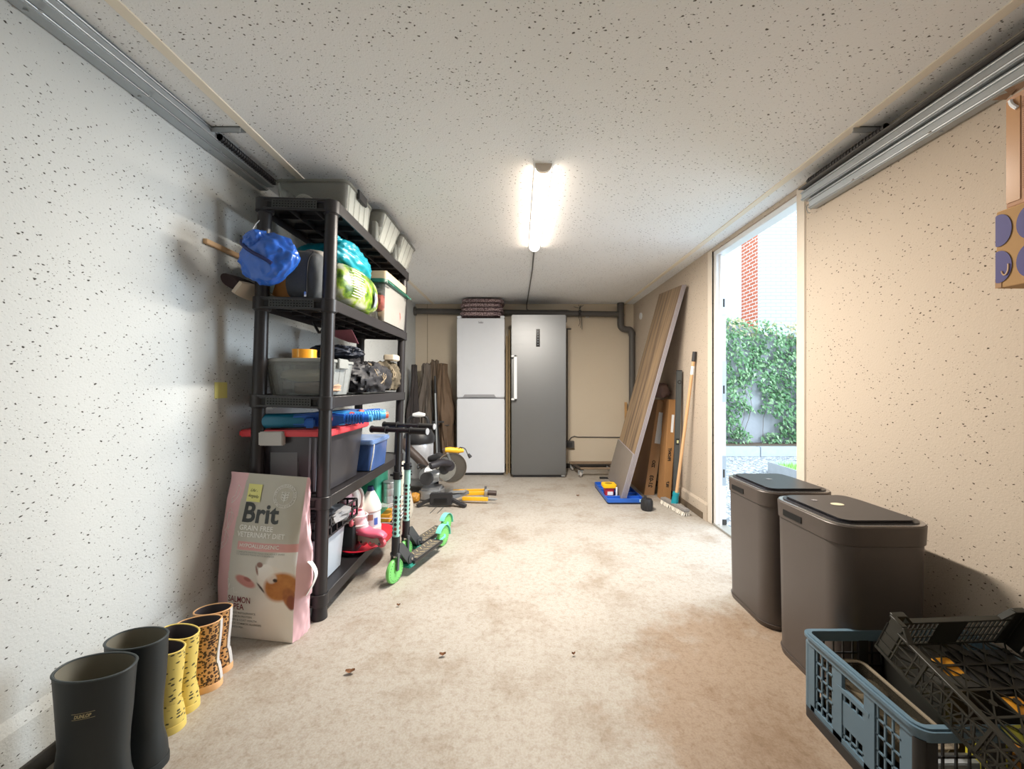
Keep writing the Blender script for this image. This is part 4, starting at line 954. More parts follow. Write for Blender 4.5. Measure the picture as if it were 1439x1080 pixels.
scooter('nearer kick scooter, dark with green wheels, its front wheel towards the camera', (-.656, 2.03), (-.493, 2.50), m_aqua)
scooter('farther kick scooter, dark with green wheels, parked behind the other one', (-.672, 2.27), (-.515, 2.725), m_aqua)
# white sack behind the scooters
t = thing('paper_sack', 'white printed sack standing on the floor behind the scooters', 'sack', (-.925, 3.02, 0))
rg = []
for k in range(30):
    u = k/29; zz = .002+.44*u; f = (1-.72*u**1.6)*(.90+.1*min(1, u*8)); n = 44
    rg.append([V((-.925+.088*f*cos(a)*(1+.10*noise.noise(V((cos(a)*2, sin(a)*2, u*3)))), 3.02+.14*f*sin(a)*(1+.10*noise.noise(V((cos(a)*3, sin(a)*3, u*4+7)))), zz)) for a in [2*pi*j/n for j in range(n)]])
MB().loft(rg).build('sack_body', M('sack_white', '#cdc7ba', .7, var=.05), t, True)
mb = MB(); rr = random.Random(9)
for k in range(40):
    i_ = rr.randint(2, 22); a = rr.uniform(-1.9, .8); j_ = int(a/(2*pi)*44) % 44; p = rg[i_][j_]; c_ = V((-.925, 3.02, p.z)); o_ = (p-c_).normalized()*.001
    q_ = rg[i_+1][(j_+rr.choice((0, 1))) % 44]; mb.bar(p+o_, p.lerp(q_, .7)+o_, .0022, .0015)
mb.build('print_marks', m_dark, t, True, smooth=False)
# ------------------------------------------------------------------ tools at the back left
m_alu = M('cast_aluminium', '#b9bcc0', .35, .7, var=.1); m_yel = M('tool_yellow', '#eeb62a', .4, var=.06); m_clr = clear('clear_guard', '#f5f8f8', .01)
# vacuum / pressure washer
t = thing('pressure_washer', 'silver and black canister machine with white carry handle at the left wall', 'machine', (-1.0, 3.85, 0))
MB().lathe([(.11, .12), (.13, .14), (.135, .32), (.14, .34), (.14, .47), (.12, .50)], (-1.0, 3.86, 0), 32).build('canister', M('silver_body', '#c9ccd2', .35, .3), t, True)
MB().lathe([(.15, .47), (.155, .49), (.155, .53), (.12, .60), (.07, .625), (.03, .63)], (-1.0, 3.86, 0), 32).build('motor_head', m_black, t, True)
mb = MB().tube([(-1.10, 3.82, .60), (-1.10, 3.82, .70), (-1.05, 3.82, .74), (-.93, 3.82, .74), (-.90, 3.82, .70), (-.90, 3.82, .60)], .016, 10, 2); mb.build('handle_frame', m_black, t, True)
MB().tube([(-1.05, 3.82, .745), (-.99, 3.81, .752), (-.93, 3.82, .745)], [.018, .028, .018], 12).build('carry_handle', m_white, t, True)
mb = MB().tube([(-1.12, 3.70, .50), (-1.04, 3.64, .43), (-.93, 3.64, .33), (-.86, 3.66, .22)], .042, 12, 2); mb.build('suction_hose', M('brown_hose', '#4a3f3b', .5), t, True)
mb = MB()
for k in range(4): mb.box(-1.08, -.90, 3.735, 3.75, .17+k*.028, .182+k*.028)
mb.build('vent_slats', m_dark, t, True)
for s_ in (-1, 1):
    MB().cyl((-1.0+s_*.12, 3.80, .075), (-1.0+s_*.155, 3.80, .075), .075, seg=24).build('wheel', m_dark, t, True)
MB().box(-1.12, -.88, 3.76, 3.96, .05, .13).build('base', M('base_grey', '#9a9da2', .5), t, True, bevel=.01)
# miter saw head with blade
t = thing('mitre_saw', 'mitre saw head with round blade, clear guard and yellow handle', 'saw', (-.66, 3.62, 0))
bc = V((-.655, 3.52, .285)); mR = Matrix.Translation(bc) @ Matrix.Rotation(R(18), 4, 'Z') @ Matrix.Rotation(R(90), 4, 'X')
n_ = 60; o = [((.112 if k % 2 else .107)*cos(2*pi*k/n_), (.112 if k % 2 else .107)*sin(2*pi*k/n_)) for k in range(n_)]
MB().loft([[mR @ V((x-.03, y-.01, zz)) for x, y in o] for zz in (-.001, .001)]).build('blade', M('blade_steel', '#a8a8a8', .25, .9), t, True, smooth=False)
MB().lathe([(.0, -.035), (.02, -.035), (.025, -.02), (.045, -.015), (.045, .015), (.0, .015)], (-.03, -.01, 0), 24, mR).build('arbor', m_black, t, True)
MB().lathe([(.135, -.012), (.138, -.012), (.138, .012), (.135, .012), (.135, -.012)], (.04, .0, 0), 48, mR).build('guard_rim', M('rim_brown', '#8a7a68', .4), t, True)
MB().lathe([(.04, .010), (.136, .010), (.136, .012), (.04, .012), (.04, .010)], (.04, .0, 0), 48, mR).build('clear_guard', m_clr, t, True)
mb = MB().lathe([(.0, -.03), (.038, -.03), (.045, -.01), (.045, .03), (.0, .03)], (.02, .02, 0), 24, mR)
mb.tube([mR @ V((.02, .04, .02)), mR @ V((-.06, .07, .08)), mR @ V((-.16, .05, .12))], .032, 12); mb.build('motor_housing', M('motor_black', '#2c2a30', .45), t, True)
mb = MB().tube([mR @ V((-.02, .165, 0)), mR @ V((.02, .165, 0)), mR @ V((.10, .155, 0)), mR @ V((.15, .15, 0))], [.022, .026, .026, .016], 14)
mb.build('handle', m_yel, t, True)
mb = MB().bar(mR @ V((0, .15, 0)), mR @ V((.03, .05, 0)), .02, .02); mb.build('handle_bracket', m_alu, t, True)
mb = MB()
for k in range(4): mb.tube([mR @ V((-.05+.05*k, .17, .02)), mR @ V((.0+.04*k, .188, .0)), mR @ V((.05+.03*k, .165, -.03))], .004, 6, 2)
mb.tube([mR @ V((.10, .165, -.03)), mR @ V((.14, .18, -.02)), mR @ V((.17, .165, -.01)), mR @ V((.185, .12, 0)), mR @ V((.20, .10, 0))], .0045, 6, 2)
mb.tube([mR @ V((.15, .15, -.03)), mR @ V((.08, .10, -.04)), mR @ V((0, .0, -.045)), mR @ V((-.12, -.06, -.04)), mR @ V((-.25, -.10, -.03))], .004, 6, 2)
cb = mb.build('power_cord', m_black, t, True)
MB().cyl(mR @ V((.195, .115, 0)), mR @ V((.215, .085, 0)), .012, .018, seg=12).build('plug', m_dark, t, True)
mb = MB().tube([(-.86, 3.58, .20), (-.80, 3.50, .23), (-.72, 3.50, .22)], [.075, .09, .05], 18); mb.build('gear_case', m_alu, t, True)
MB().lathe([(.02, -.05), (.045, -.05), (.058, -.03), (.058, .02), (.02, .02)], (0, 0, 0), 24, Matrix.Translation((-.82, 3.43, .21)) @ Matrix.Rotation(R(90), 4, 'X')).build('housing_ring', m_dark, t, True)
mb = MB().box(-.90, -.70, 3.45, 3.65, 0, .11); mb.cyl((-.80, 3.40, .05), (-.80, 3.45, .05), .05, seg=20); mb.build('turntable', m_alu, t, True, bevel=.02)
tag(MB().blob((-.925, 3.42, .045), (.045, .05, .045), .2, 1.5, 93).build('amber_ball', M('amber', '#b9822a', .5)), 'amber brown ball on the floor beside the mitre saw', 'ball')
# saw stand: black feet, yellow arms
t = thing('saw_stand', 'black saw stand with yellow extension arms lying on the floor', 'stand', (-.62, 3.33, 0))
mb = MB().box(-.76, -.57, 3.27, 3.33, .02, .115); mb.build('centre_block', m_black, t, True, bevel=.006)
MB().box(-.72, -.61, 3.262, 3.272, .045, .075).build('slot', M('slot_black', '#0c0c0e', .5), t, True)
for s_, q in ((-1, [(-.75, 3.31, .06), (-.83, 3.30, .03), (-.87, 3.28, .012)]), (1, [(-.58, 3.31, .06), (-.51, 3.29, .03), (-.45, 3.27, .012)])):
    mb = MB()
    for a, b in zip(q, q[1:]): mb.bar(a, b, .045, .024)
    mb.build('leg', m_black, t, True, bevel=.004)
mb = MB(); mb.bar((-.60, 3.36, .06), (-.46, 3.46, .085), .06, .03); mb.build('hinge_arm', M('hinge_grey', '#6f7378', .4), t, True, bevel=.004)
MB().prism([(0, 0), (.14, .02), (.16, .07), (.02, .06)], (-.62, 3.36, .095), (1, 0, 0), (0, 1, 0), (0, 0, 1), .012).build('steel_plate', m_alu, t, True, bevel=.002)
mb = MB(); mb.bar((-.50, 3.50, .055), (-.30, 3.52, .055), .035, .03); mb.build('extension_arm', m_yel, t, True, bevel=.004)
mb = MB(); mb.bar((-.50, 3.40, .04), (-.27, 3.38, .04), .03, .03); mb.build('extension_arm', m_yel, t, True, bevel=.004)
mb = MB(); mb.bar((-.62, 3.62, .045), (-.32, 3.64, .045), .03, .03); mb.build('extension_arm', m_yel, t, True, bevel=.004)
MB().box(-.31, -.27, 3.45, 3.53, .035, .09).build('end_block', m_alu, t, True, bevel=.004)
MB().cyl((-.28, 3.46, .075), (-.20, 3.46, .07), .022, seg=16).build('end_knob', M('knob_brown', '#3d302c', .5), t, True)
MB().cyl((-.32, 3.60, .07), (-.30, 3.60, .07), .025, seg=14).build('end_cap', m_dark, t, True)
MB().cyl((-.27, 3.38, .045), (-.19, 3.38, .04), .006, seg=8).build('pull_rod', m_alu, t, True)
mb = MB()
for x in (-.72, -.66): mb.tube([(x+.02, 3.27, .006), (x, 3.12, .004)], .0028, 6)
mb.build('wire_foot', m_steel, t, True)
tag(MB().tube([(-.86+.07*cos(a), 3.52+.05*sin(a), .30+.02*sin(3*a)) for a in [k*.45 for k in range(20)]]+[(-.70, 3.5, .25), (-.62, 3.55, .30)], .006, 6, 1).build('coiled_cord', m_black), 'coiled black power cord lying over the silver gear case', 'cord')
t = thing('cordless_tool', 'black power tool body wedged between canister machine and saw blade', 'tool', (-.80, 3.66, .0))
mb = MB().tube([(-.86, 3.70, .33), (-.76, 3.66, .36), (-.66, 3.64, .33)], [.03, .045, .03], 12); mb.build('tool_body', m_black, t, True)
MB().bar((-.78, 3.66, .34), (-.80, 3.70, .0), .04, .05).build('tool_grip', m_dark, t, True, bevel=.006)
# folded fabrics / parasols at the back wall
def folded(label, x, y, h, w_, dpt, col, seed, lean=0, cat='tarpaulin', name='folded_tarpaulin'):
    t = thing(name, label, cat, (x, y, 0), (0, 0, 0), 'folded fabric bundles in the back left corner')
    rg = []; n = 56
    for k in range(26):
        u = k/25; zz = .02+h*u; env = (.92+.30*sin(pi*min(1, u*1.1))-.55*max(0, u-.82)*2+.12*sin(u*9+seed)); row = []
        for j in range(n):
            a = 2*pi*j/n; f = 1+.42*noise.noise(V((cos(a)*2.2+seed, sin(a)*2.2, u*2.2)))+.34*noise.noise(V((cos(a)*4.5+seed, sin(a)*4.5, u*3.5)))+.12*noise.noise(V((cos(a)*9+seed, sin(a)*9, u*6)))
            row.append(V((lean*u+w_*env*f*cos(a)+.02*noise.noise(V((seed, u*3, 0))), dpt*env*f*sin(a), zz+(.03+.07*max(0, u-.6))*noise.noise(V((cos(a)*2, sin(a)*2, seed+u))))))
        rg.append(row)
    rg.append([p*.5+V((lean*.5, 0, (h+.04)*.5)) for p in rg[-1]])
    b = MB().loft(rg).build('fabric', M('tarp_'+col[1:], col, .9, var=.15, bump=.2, bs=120), t)
    MB().tube([V((lean*.45+w_*1.22*cos(a), dpt*1.22*sin(a), h*.45)) for a in [2*pi*j/24 for j in range(24)]], .006, 6, closed=True).build('tie_band', m_dark, t)
    return t
folded('grey folded tarpaulin bundle tallest beside the left wall in the back corner', -1.13, 4.60, 1.27, .075, .09, '#6d655e', 3, .02)
folded('brown grey folded tarpaulin in the middle of the bundles at the back wall', -1.00, 4.66, 1.31, .07, .08, '#6b5d50', 8, -.02)
folded('warm brown folded fabric bundle, right of the others beside the white fridge', -.845, 4.62, 1.27, .085, .09, '#6f5c4b', 15, -.07)
folded('slim dark folded bundle against the left wall in front of the tarpaulins', -1.22, 4.42, 1.24, .045, .06, '#3f3a3a', 22, .02)
t = thing('folded_parasol', 'slim dark folded parasol with pole standing before the brown bundles', 'parasol', (-.94, 4.40, 0))
MB().cyl((-.93, 4.40, 0), (-.965, 4.44, .95), .011, seg=12).build('pole', m_galv, t, True)
MB().tube([(-.90, 4.44, .03), (-.955, 4.46, .5), (-.975, 4.47, 1.15)], [.03, .028, .012], 12).build('canopy', m_black, t, True)
MB().bar((-1.0, 4.43, .62), (-.86, 4.43, .62), .018, .02).build('crank', m_dark, t, True, bevel=.003)
t = thing('panel_strip', 'thin wooden strips standing between the white fridge and the steel freezer', 'planks', (-.122, 4.62, 0))
mb = MB().box(-.150, -.128, 4.50, 4.55, 0, 1.62).box(-.122, -.10, 4.56, 4.60, 0, 1.70); mb.build('strips', M('strip_tan', '#94805f', .7, var=.2), t, True, bevel=.002)
# ------------------------------------------------------------------ right back: boards
def wood_mat():
    m = bpy.data.materials.new('board_wood'); m.use_nodes = True; nt = m.node_tree; N = nt.nodes; L = nt.links
    b = N['Principled BSDF']; b.inputs['Roughness'].default_value = .55
    tc = N.new('ShaderNodeTexCoord'); mp = N.new('ShaderNodeMapping'); mp.inputs['Scale'].default_value = (22, 22, 1.2); L.new(tc.outputs['Object'], mp.inputs[0])
    n = N.new('ShaderNodeTexNoise'); n.inputs['Scale'].default_value = 1; n.inputs['Detail'].default_value = 4; L.new(mp.outputs[0], n.inputs['Vector'])
    r = N.new('ShaderNodeValToRGB'); e = r.color_ramp.elements; e[0].position = .32; e[0].color = hx('#5d4d41')+(1,); e[1].position = .68; e[1].color = hx('#9c8467')+(1,)
    a = e.new(.5); a.color = hx('#8a755e')+(1,)
    L.new(n.outputs['Fac'], r.inputs[0]); L.new(r.outputs[0], b.inputs['Base Color']); return m
m_wood = wood_mat(); m_edge = M('board_edge', '#9c969b', .6, var=.06); m_bgrey = M('board_grey', '#857c74', .6, var=.06)
C0 = V((.93, 3.45, .028)); lv = V((.455, -.19, 1.866)); LB = lv.length; lz = lv.normalized()
wv = V((.0, .55, 0)); wv = (wv-lz*wv.dot(lz)).normalized(); nv = wv.cross(lz).normalized()   # faces left, towards -x
if nv.x > 0: nv = -nv
from mathutils import Quaternion
BM = Matrix((( -nv.x, wv.x, lz.x, C0.x), (-nv.y, wv.y, lz.y, C0.y), (-nv.z, wv.z, lz.z, C0.z), (0, 0, 0, 1)))
blab = ['wood grained board, frontmost full length panel of the leaning stack', 'wood grained board, second panel of the leaning stack', 'wood grained board, rearmost of the leaning stack, touching the right wall']
for k in range(3):
    t = thing('laminate_board', blab[k], 'board', (0, 0, 0), (0, 0, 0), 'laminate boards leaning on the right wall')
    t.matrix_basis = BM @ Matrix.Translation((.0128*k, 0, .004*k)); wd = .57
    MB().box(.0012, .0118, 0, wd, 0, LB).build('panel_core', m_edge, t, bevel=.0008, seg=1)
    MB().box(0, .0014, .001, wd-.001, .001, LB-.001).build('wood_face', m_wood, t, smooth=False)
t = thing('short_board', 'shorter plain grey brown board leaning before the wood grained boards', 'board')
t.matrix_basis = BM @ Matrix.Translation((-.0152, 0, -.006))
MB().box(.0012, .0145, 0, .57, 0, .42).build('panel_core', m_edge, t, bevel=.0008, seg=1)
MB().box(0, .0014, .001, .569, .001, .419).build('grey_face', m_bgrey, t, smooth=False)
# blue tray below
m_btr = M('tray_blue', '#2a62c2', .35, var=.08)
t = thing('blue_tray', 'blue plastic tray on the floor under the leaning boards', 'tray', (.94, 3.66, 0))
mb = MB().rshell(.775, 1.10, 3.36, 3.95, .014, .05, .02, .006, 3)
for k in range(1, 5): mb.box(.78, 1.095, 3.36+.118*k, 3.366+.118*k, .018, .042)
mb.build('tray_body', m_btr, t, True, bevel=.002, seg=1)
MB().rbox(.78, 1.095, 3.365, 3.945, 0, .0135, .02, 3).build('tray_base', M('tray_base', '#1d2434', .6), t, True)
MB().box(1.055, 1.085, 3.354, 3.361, .022, .046).build('tray_tag', M('tag_pale', '#a9cdea', .4), t, True, bevel=.002)
t = thing('paint_pot', 'small red pot with yellow lid standing on the blue tray', 'pot', (.835, 3.58, .02))
MB().rbox(.79, .885, 3.53, 3.62, .021, .098, .02, 4, .008).build('pot_body', M('pot_red', '#cf3a46', .4), t, True)
MB().rbox(.775, .90, 3.515, 3.635, .098, .130, .02, 4).build('lid', M('pot_yellow', '#f4bf12', .4), t, True, bevel=.004)
MB().lathe([(0, 0), (.032, 0), (.032, .002), (0, .002)], (.835, 3.575, .1302), 24).build('lid_print', M('lid_print', '#9a7e1c', .5), t, True)
MB().box(.815, .865, 3.526, 3.5305, .035, .065).build('pot_label', m_white, t, True) 
tag(MB().rbox(.885, .90, 3.50, 3.512, .021, .112, .003, 2).build('white_marker', m_white, bevel=.002), 'thin white marker standing beside the red pot on the blue tray', 'marker')
t = thing('rubber_cap', 'black ribbed rubber cap standing on the floor before the cardboard boxes', 'cap', (1.07, 3.21, 0))
mb = MB().lathe([(.040, 0), (.046, .01), (.047, .075), (.040, .095), (.02, .10)], (1.07, 3.21, 0), 36)
for k in range(14):
    a = 2*pi*k/14; mb.cyl((1.07+.046*cos(a), 3.21+.046*sin(a), .012), (1.07+.045*cos(a), 3.21+.045*sin(a), .08), .004, seg=6)
mb.cyl((1.055, 3.21, .098), (1.055, 3.21, .118), .012, seg=12); mb.build('cap_body', m_black, t, True)
# cardboard boxes
m_card = M('cardboard', '#b08a64', .8, var=.08, vs=6); m_card2 = M('cardboard_dark', '#a87c4e', .8, var=.08, vs=6); m_ink = M('ink', '#2c241e', .8)
def carton(label, base, top, w_, dpt, mat, yaw, marks, lab_=None):
    b = V(base); tp = V(top); L_ = (tp-b).length; zz = (tp-b).normalized(); ax = V((cos(yaw), sin(yaw), 0)); ax = (ax-zz*ax.dot(zz)).normalized(); ay = zz.cross(ax)
    t = thing('cardboard_box', label, 'box'); t.matrix_basis = Matrix(((ax.x, ay.x, zz.x, b.x), (ax.y, ay.y, zz.y, b.y), (ax.z, ay.z, zz.z, b.z), (0, 0, 0, 1)))
    MB().box(0, w_, 0, dpt, 0, L_).build('carton', mat, t, bevel=.002, seg=1)
    MB().box(w_*.38, w_*.62, -.0008, dpt*.2, L_*.985, L_+.0008).build('tape', M('brown_tape', '#9d7244', .4), t)
    mb = MB()
    for (body, z_, s_, rot) in marks:
        put_text(mb, body, s_, lambda a, b_: V((w_*.5-s_*.35+b_, -.0012, z_+a)), bold=.002)
    mb.build('lettering', m_ink, t, smooth=False)
    if lab_: MB().box(w_*lab_[0], w_*lab_[1], -.0010, 0, lab_[2], lab_[3]).build('shipping_label', m_white, t)
    return t
carton('tall cardboard box with white label, left of the two leaning on the right wall', (1.19, 3.65, .0), (1.335, 3.69, .905), .095, .46, m_card, 0, [('21-03', .08, .05, 0), ('ZIO', .27, .04, 0)], (.3, .85, .50, .80))
carton('darker tall cardboard box with black lettering, right of the labelled one', (1.297, 3.47, .0), (1.370, 3.50, .915), .074, .135, m_card2, 0, [('FRONT', .36, .036, 0), ('18.7', .12, .032, 0)], (.45, .75, .62, .78))
tag(MB().blob((1.37, 3.72, .99), (.075, .11, .075), .15, 1.6, 55, .85, 40, flat=.9).build('cloth_bag', M('mauve_bag', '#86706c', .85, var=.15)), 'mauve cloth bag resting on top of the tall cardboard boxes', 'bag')
# spirit level
t = thing('spirit_level', 'long dark grey spirit level standing against the right wall', 'level', (1.38, 3.40, 0))
LM = Matrix.Translation((1.375, 3.38, 0)) @ Matrix.Rotation(R(1.8), 4, 'Y')
LM_ = MB(LM); LM_.box(-.021, .021, -.012, .012, 0, 1.17); LM_.build('level_body', M('level_grey', '#5c6265', .4, .4), t, True, bevel=.002)
MB(LM).lathe([(.010, -.001), (.018, -.001), (.018, .001), (.010, .001), (.010, -.001)], (0, 0, 0), 20, Matrix.Translation((0, -.0125, 1.07)) @ Matrix.Rotation(R(90), 4, 'X')).build('vial_ring', m_black, t, True)
MB(LM).box(-.015, .012, -.0135, -.012, .52, .575).build('vial_window', m_black, t, True)
MB(LM).box(-.008, .008, -.0145, -.0135, .535, .56).build('vial', M('vial_pale', '#d8dcae', .3), t, True)
MB(LM).box(-.022, .022, -.013, .013, 1.165, 1.175).build('end_cap', m_black, t, True, bevel=.002)
# broom
t = thing('broom', 'broom with pale wooden handle and teal socket leaning on the right wall', 'broom', (1.30, 3.22, 0))
MB().cyl((1.315, 3.225, .07), (1.432, 3.13, 1.30), .0125, seg=16).build('handle', M('broom_wood', '#dcb184', .5, var=.08, vs=30), t, True)
MB().cyl((1.4255, 3.135, 1.235), (1.4325, 3.1295, 1.315), .0155, seg=16).build('handle_grip', m_dark, t, True)
tp0 = V((1.315, 3.225, .07)); tp1 = V((1.432, 3.13, 1.30)); q = tp0.lerp(tp1, .86)
MB().cyl(q, q+(tp1-tp0).normalized()*.07, .0130, seg=16).build('handle_label', m_white, t, True)
mb = MB().cyl((1.308, 3.23, .04), (1.318, 3.223, .13), .030, .024, seg=18); mb.cyl((1.316, 3.224, .12), (1.320, 3.221, .145), .027, seg=18); mb.build('socket', M('teal_socket', '#1792a4', .35), t, True)
p0 = V((1.275, 3.40, .045)); p1 = V((1.335, 3.05, .045))
mb = MB(); mb.bar(p0, p1, .055, .022); mb.build('brush_block', M('brush_block', '#8d8a88', .6), t, True, bevel=.005)
mb = MB(); dd = (p1-p0).normalized(); pp = V((dd.y, -dd.x, 0)); rr = random.Random(4)
for i in range(34):
    for j in range(5):
        b = p0+dd*(.01+.0102*i)+pp*((j-2)*.010)+V((0, 0, -.008)); e = b+V((rr.uniform(-.006, .006), rr.uniform(-.006, .006), -.034))+pp*(j-2)*.006
        mb.cyl(b, e, .0036, .0046, seg=5)
mb.build('bristles', M('bristle_white', '#e9e4da', .8), t, True)
tag(MB().box(1.325, 1.350, 4.79, 4.815, 0, .83).build('wooden_stick', M('stick_wood', '#c39a68', .6)), 'narrow wooden stick standing at the back wall behind the boards', 'stick')
# dolly
t = thing('dolly', 'low wheeled dolly of worn planks at the back wall', 'dolly', (.9, 4.5, 0))
m_pl = M('worn_plank', '#8d7a66', .85, var=.3, vs=12)
mb = MB().box(.62, 1.18, 4.66, 4.74, .085, .105).box(.70, 1.16, 4.36, 4.42, .085, .10); mb.build('plank', m_pl, t, True, bevel=.003)
mb = MB(); mb.bar((.66, 4.70, .078), (.72, 4.38, .078), .05, .014); mb.bar((1.10, 4.70, .078), (1.12, 4.38, .078), .05, .014); mb.build('cross_bar', M('dark_iron', '#4c443f', .6, .3), t, True, bevel=.002)
for x, y in ((.70, 4.36), (.655, 4.70), (1.12, 4.36), (1.10, 4.70)):
    w_ = MB().cyl((x-.012, y, .030), (x+.012, y, .030), .030, seg=22).build('wheel', M('wheel_pale', '#b0aca8', .5), t, True, bevel=.003)
    mb = MB(); mb.bar((x-.017, y, .03), (x-.017, y, .075), .003, .02, up=(1, 0, 0)); mb.bar((x+.017, y, .03), (x+.017, y, .075), .003, .02, up=(1, 0, 0)); mb.box(x-.02, x+.02, y-.015, y+.015, .068, .072); mb.cyl((x-.02, y, .03), (x+.02, y, .03), .006, seg=10)
    mb.build('caster_fork', m_galv, t, True)
tag(MB().bar((.90, 4.28, .012), (1.08, 4.27, .012), .02, .02).build('loose_bar', m_black), 'thin dark bar lying on the floor before the dolly', 'bar')
# ------------------------------------------------------------------ waste bins
m_bin = M('bin_body', '#5c5552', .42, .25, var=.05); m_binr = M('bin_ring', '#574f4b', .4, .2, var=.05); m_binl = M('bin_lid', '#27262b', .34, var=.08)
def bin_(label, x0, x1, y0, y1, h, sticker):
    cx, cy = (x0+x1)/2, (y0+y1)/2; t = thing('waste_bin', label, 'bin', (cx, cy, 0), (0, 0, 0), 'sensor waste bins by the right wall')
    X, Yh = (x1-x0)/2, (y1-y0)/2
    MB().rbox(-X+.006, X-.006, -Yh+.006, Yh-.006, .022, h-.068, .065, 8, .006).build('body', m_bin, t)
    MB().rbox(-X+.008, X-.008, -Yh+.008, Yh-.008, 0, .021, .065, 8, .004).build('base_ring', m_binr, t)
    ring = MB().rbox(-X, X, -Yh, Yh, h-.067, h-.004, .068, 8, .002).build('top_ring', m_binr, t, bevel=.002, seg=1)
    MB().rbox(-X+.004, X-.004, -Yh+.004, Yh-.004, h-.0035, h, .065, 8).build('rim_strip', M('rim_bright', '#a8a4a2', .25, .8), t)
    MB().rbox(-X+.018, X-.018, -Yh+.018, Yh-.018, h, h+.004, .05, 8).build('top_plate', m_binl, t)
    MB().rbox(-X+.030, X-.040, -Yh+.022, Yh-.030, h+.004, h+.011, .035, 8).build('lid_flap', m_binl, t, bevel=.004)
    MB().rbox(-X-.0012, -X+.006, Yh-.175, Yh-.080, h-.052, h-.030, .0002, 1).build('grip_slot', M('slot_dark', '#060607', .8), ring)
    if sticker:
        MB().lathe([(0, 0), (.02, 0), (.02, .001), (0, .001)], (-.01, .02, h+.0112), 24, sx=1.1, sy=.8).build('sticker', M('sticker_cream', '#d9d2b4', .5), t)
        MB().lathe([(0, 0), (.010, 0), (.010, .001), (0, .001)], (-.055, .07, h+.0112), 24).build('sensor', M('sensor_grey', '#7d7d84', .2), t)
    else:
        MB().lathe([(0, 0), (.012, 0), (.012, .001), (0, .001)], (-.02, .02, h+.0112), 24).build('sensor', M('sensor_grey', '#7d7d84', .2), t)
    mb = MB().box(X-.02, X+.012, -.03, .03, h-.055, h-.03); mb.build('hinge', m_binl, t, bevel=.003)
    return t
bin_('dark grey brown sensor waste bin, nearer one with a pale oval sticker on its lid', 1.018, 1.335, 1.215, 1.560, .595, True)
bin_('dark grey brown sensor waste bin, farther one beside the open side door', 1.040, 1.350, 1.615, 1.955, .590, False)
# ------------------------------------------------------------------ folding crate (blue)
m_cb = M('crate_blue', '#60798a', .42, var=.07); m_cd = M('crate_dark', '#2a2b2d', .5)
CX0, CX1, CY0, CY1, CH = .91, 1.432, .872, 1.232, .262
t = thing('folding_crate', 'blue grey folding crate with dark base on the floor by the right wall', 'crate', ((CX0+CX1)/2, (CY0+CY1)/2, 0))
def frame_ring(mb, x0, x1, y0, y1, z0, z1, r, th):
    def ring(z, ins):
        o = []
        for cx, cy, a0 in ((x1-r, y1-r, 0), (x0+r, y1-r, 90), (x0+r, y0+r, 180), (x1-r, y0+r, 270)):
            for k in range(7): a = R(a0+15*k); o.append(V((cx+(r-ins)*cos(a), cy+(r-ins)*sin(a), z)))
        return o
    return mb.loft([ring(z0, 0), ring(z1, 0), ring(z1, th), ring(z0, th), ring(z0, 0)], False, False)
mb = frame_ring(MB(), CX0, CX1, CY0, CY1, CH-.032, CH, .028, .012); frame_ring(mb, CX0-.006, CX1+.004, CY0-.006, CY1+.006, CH-.012, CH-.004, .032, .012)
mb.build('rim', m_cb, t, True)
frame_ring(MB(), CX0-.002, CX1, CY0-.002, CY1, .0, .030, .026, .012).box(CX0+.008, CX1-.008, CY0+.008, CY1-.008, .004, .012).build('base', m_cd, t, True)
def crate_side(nm, O, A, n, nseg, mat, handle=False):
    O = V(O); A = V(A); n = V(n); Lg = A.length; a = A.normalized(); z0, z1 = .028, CH-.030; hh = z1-z0
    mb = MB(); posts = [i/nseg for i in range(nseg+1)]
    for u in posts:
        p = O+A*u; mb.bar(p+V((0, 0, z0)), p+V((0, 0, z1)), .030, .010, up=n)
    mb.bar(O+V((0, 0, z0+.008)), O+A+V((0, 0, z0+.008)), .010, .018)
    for i in range(nseg):
        p = O+A*(i/nseg); w_ = A/nseg
        zt = z1-.052 if handle and i == 1 else z1
        nx = 5; ny = 5
        for k in range(1, nx): q = p+w_*(k/nx); mb.bar(q+V((0, 0, z0)), q+V((0, 0, zt)), .0045, .004, up=n)
        for k in range(1, ny): mb.bar(p+V((0, 0, z0+(zt-z0)*k/ny)), p+w_+V((0, 0, z0+(zt-z0)*k/ny)), .004, .0045)
        if handle and i == 1:
            mb.bar(p+V((0, 0, zt)), p+w_+V((0, 0, zt)), .012, .012)
            c0 = p+w_*.18+V((0, 0, z0+.03)); c1 = p+w_*.82+V((0, 0, z0+.03)); 
            mb.bar(p+w_*.5+V((0, 0, z0+.055)), p+w_*.5+V((0, 0, z0+.125)), w_.length*.9, .006, up=n)
    return mb.build(nm, mat, t, True, smooth=False)
crate_side('side_panel', (CX0+.008, CY1-.03, 0), (0, -(CY1-CY0-.06), 0), (1, 0, 0), 3, m_cb, True)
crate_side('side_panel', (CX1-.008, CY1-.03, 0), (0, -(CY1-CY0-.06), 0), (1, 0, 0), 3, m_cb, True)
part(crate_side('side_panel', (CX0+.03, CY0+.008, 0), (CX1-CX0-.06, 0, 0), (0, 1, 0), 3, m_cd), 'dark slatted panel'); part(crate_side('side_panel', (CX0+.03, CY1-.008, 0), (CX1-CX0-.06, 0, 0), (0, 1, 0), 3, m_cd), 'dark slatted panel')
for (x, y) in ((CX0+.016, CY0+.016), (CX0+.016, CY1-.016), (CX1-.016, CY0+.016), (CX1-.016, CY1-.016)):
    MB().cyl((x, y, .012), (x, y, CH-.03), .014, seg=14).build('corner_post', m_cd if y < 1 else m_cb, t, True)
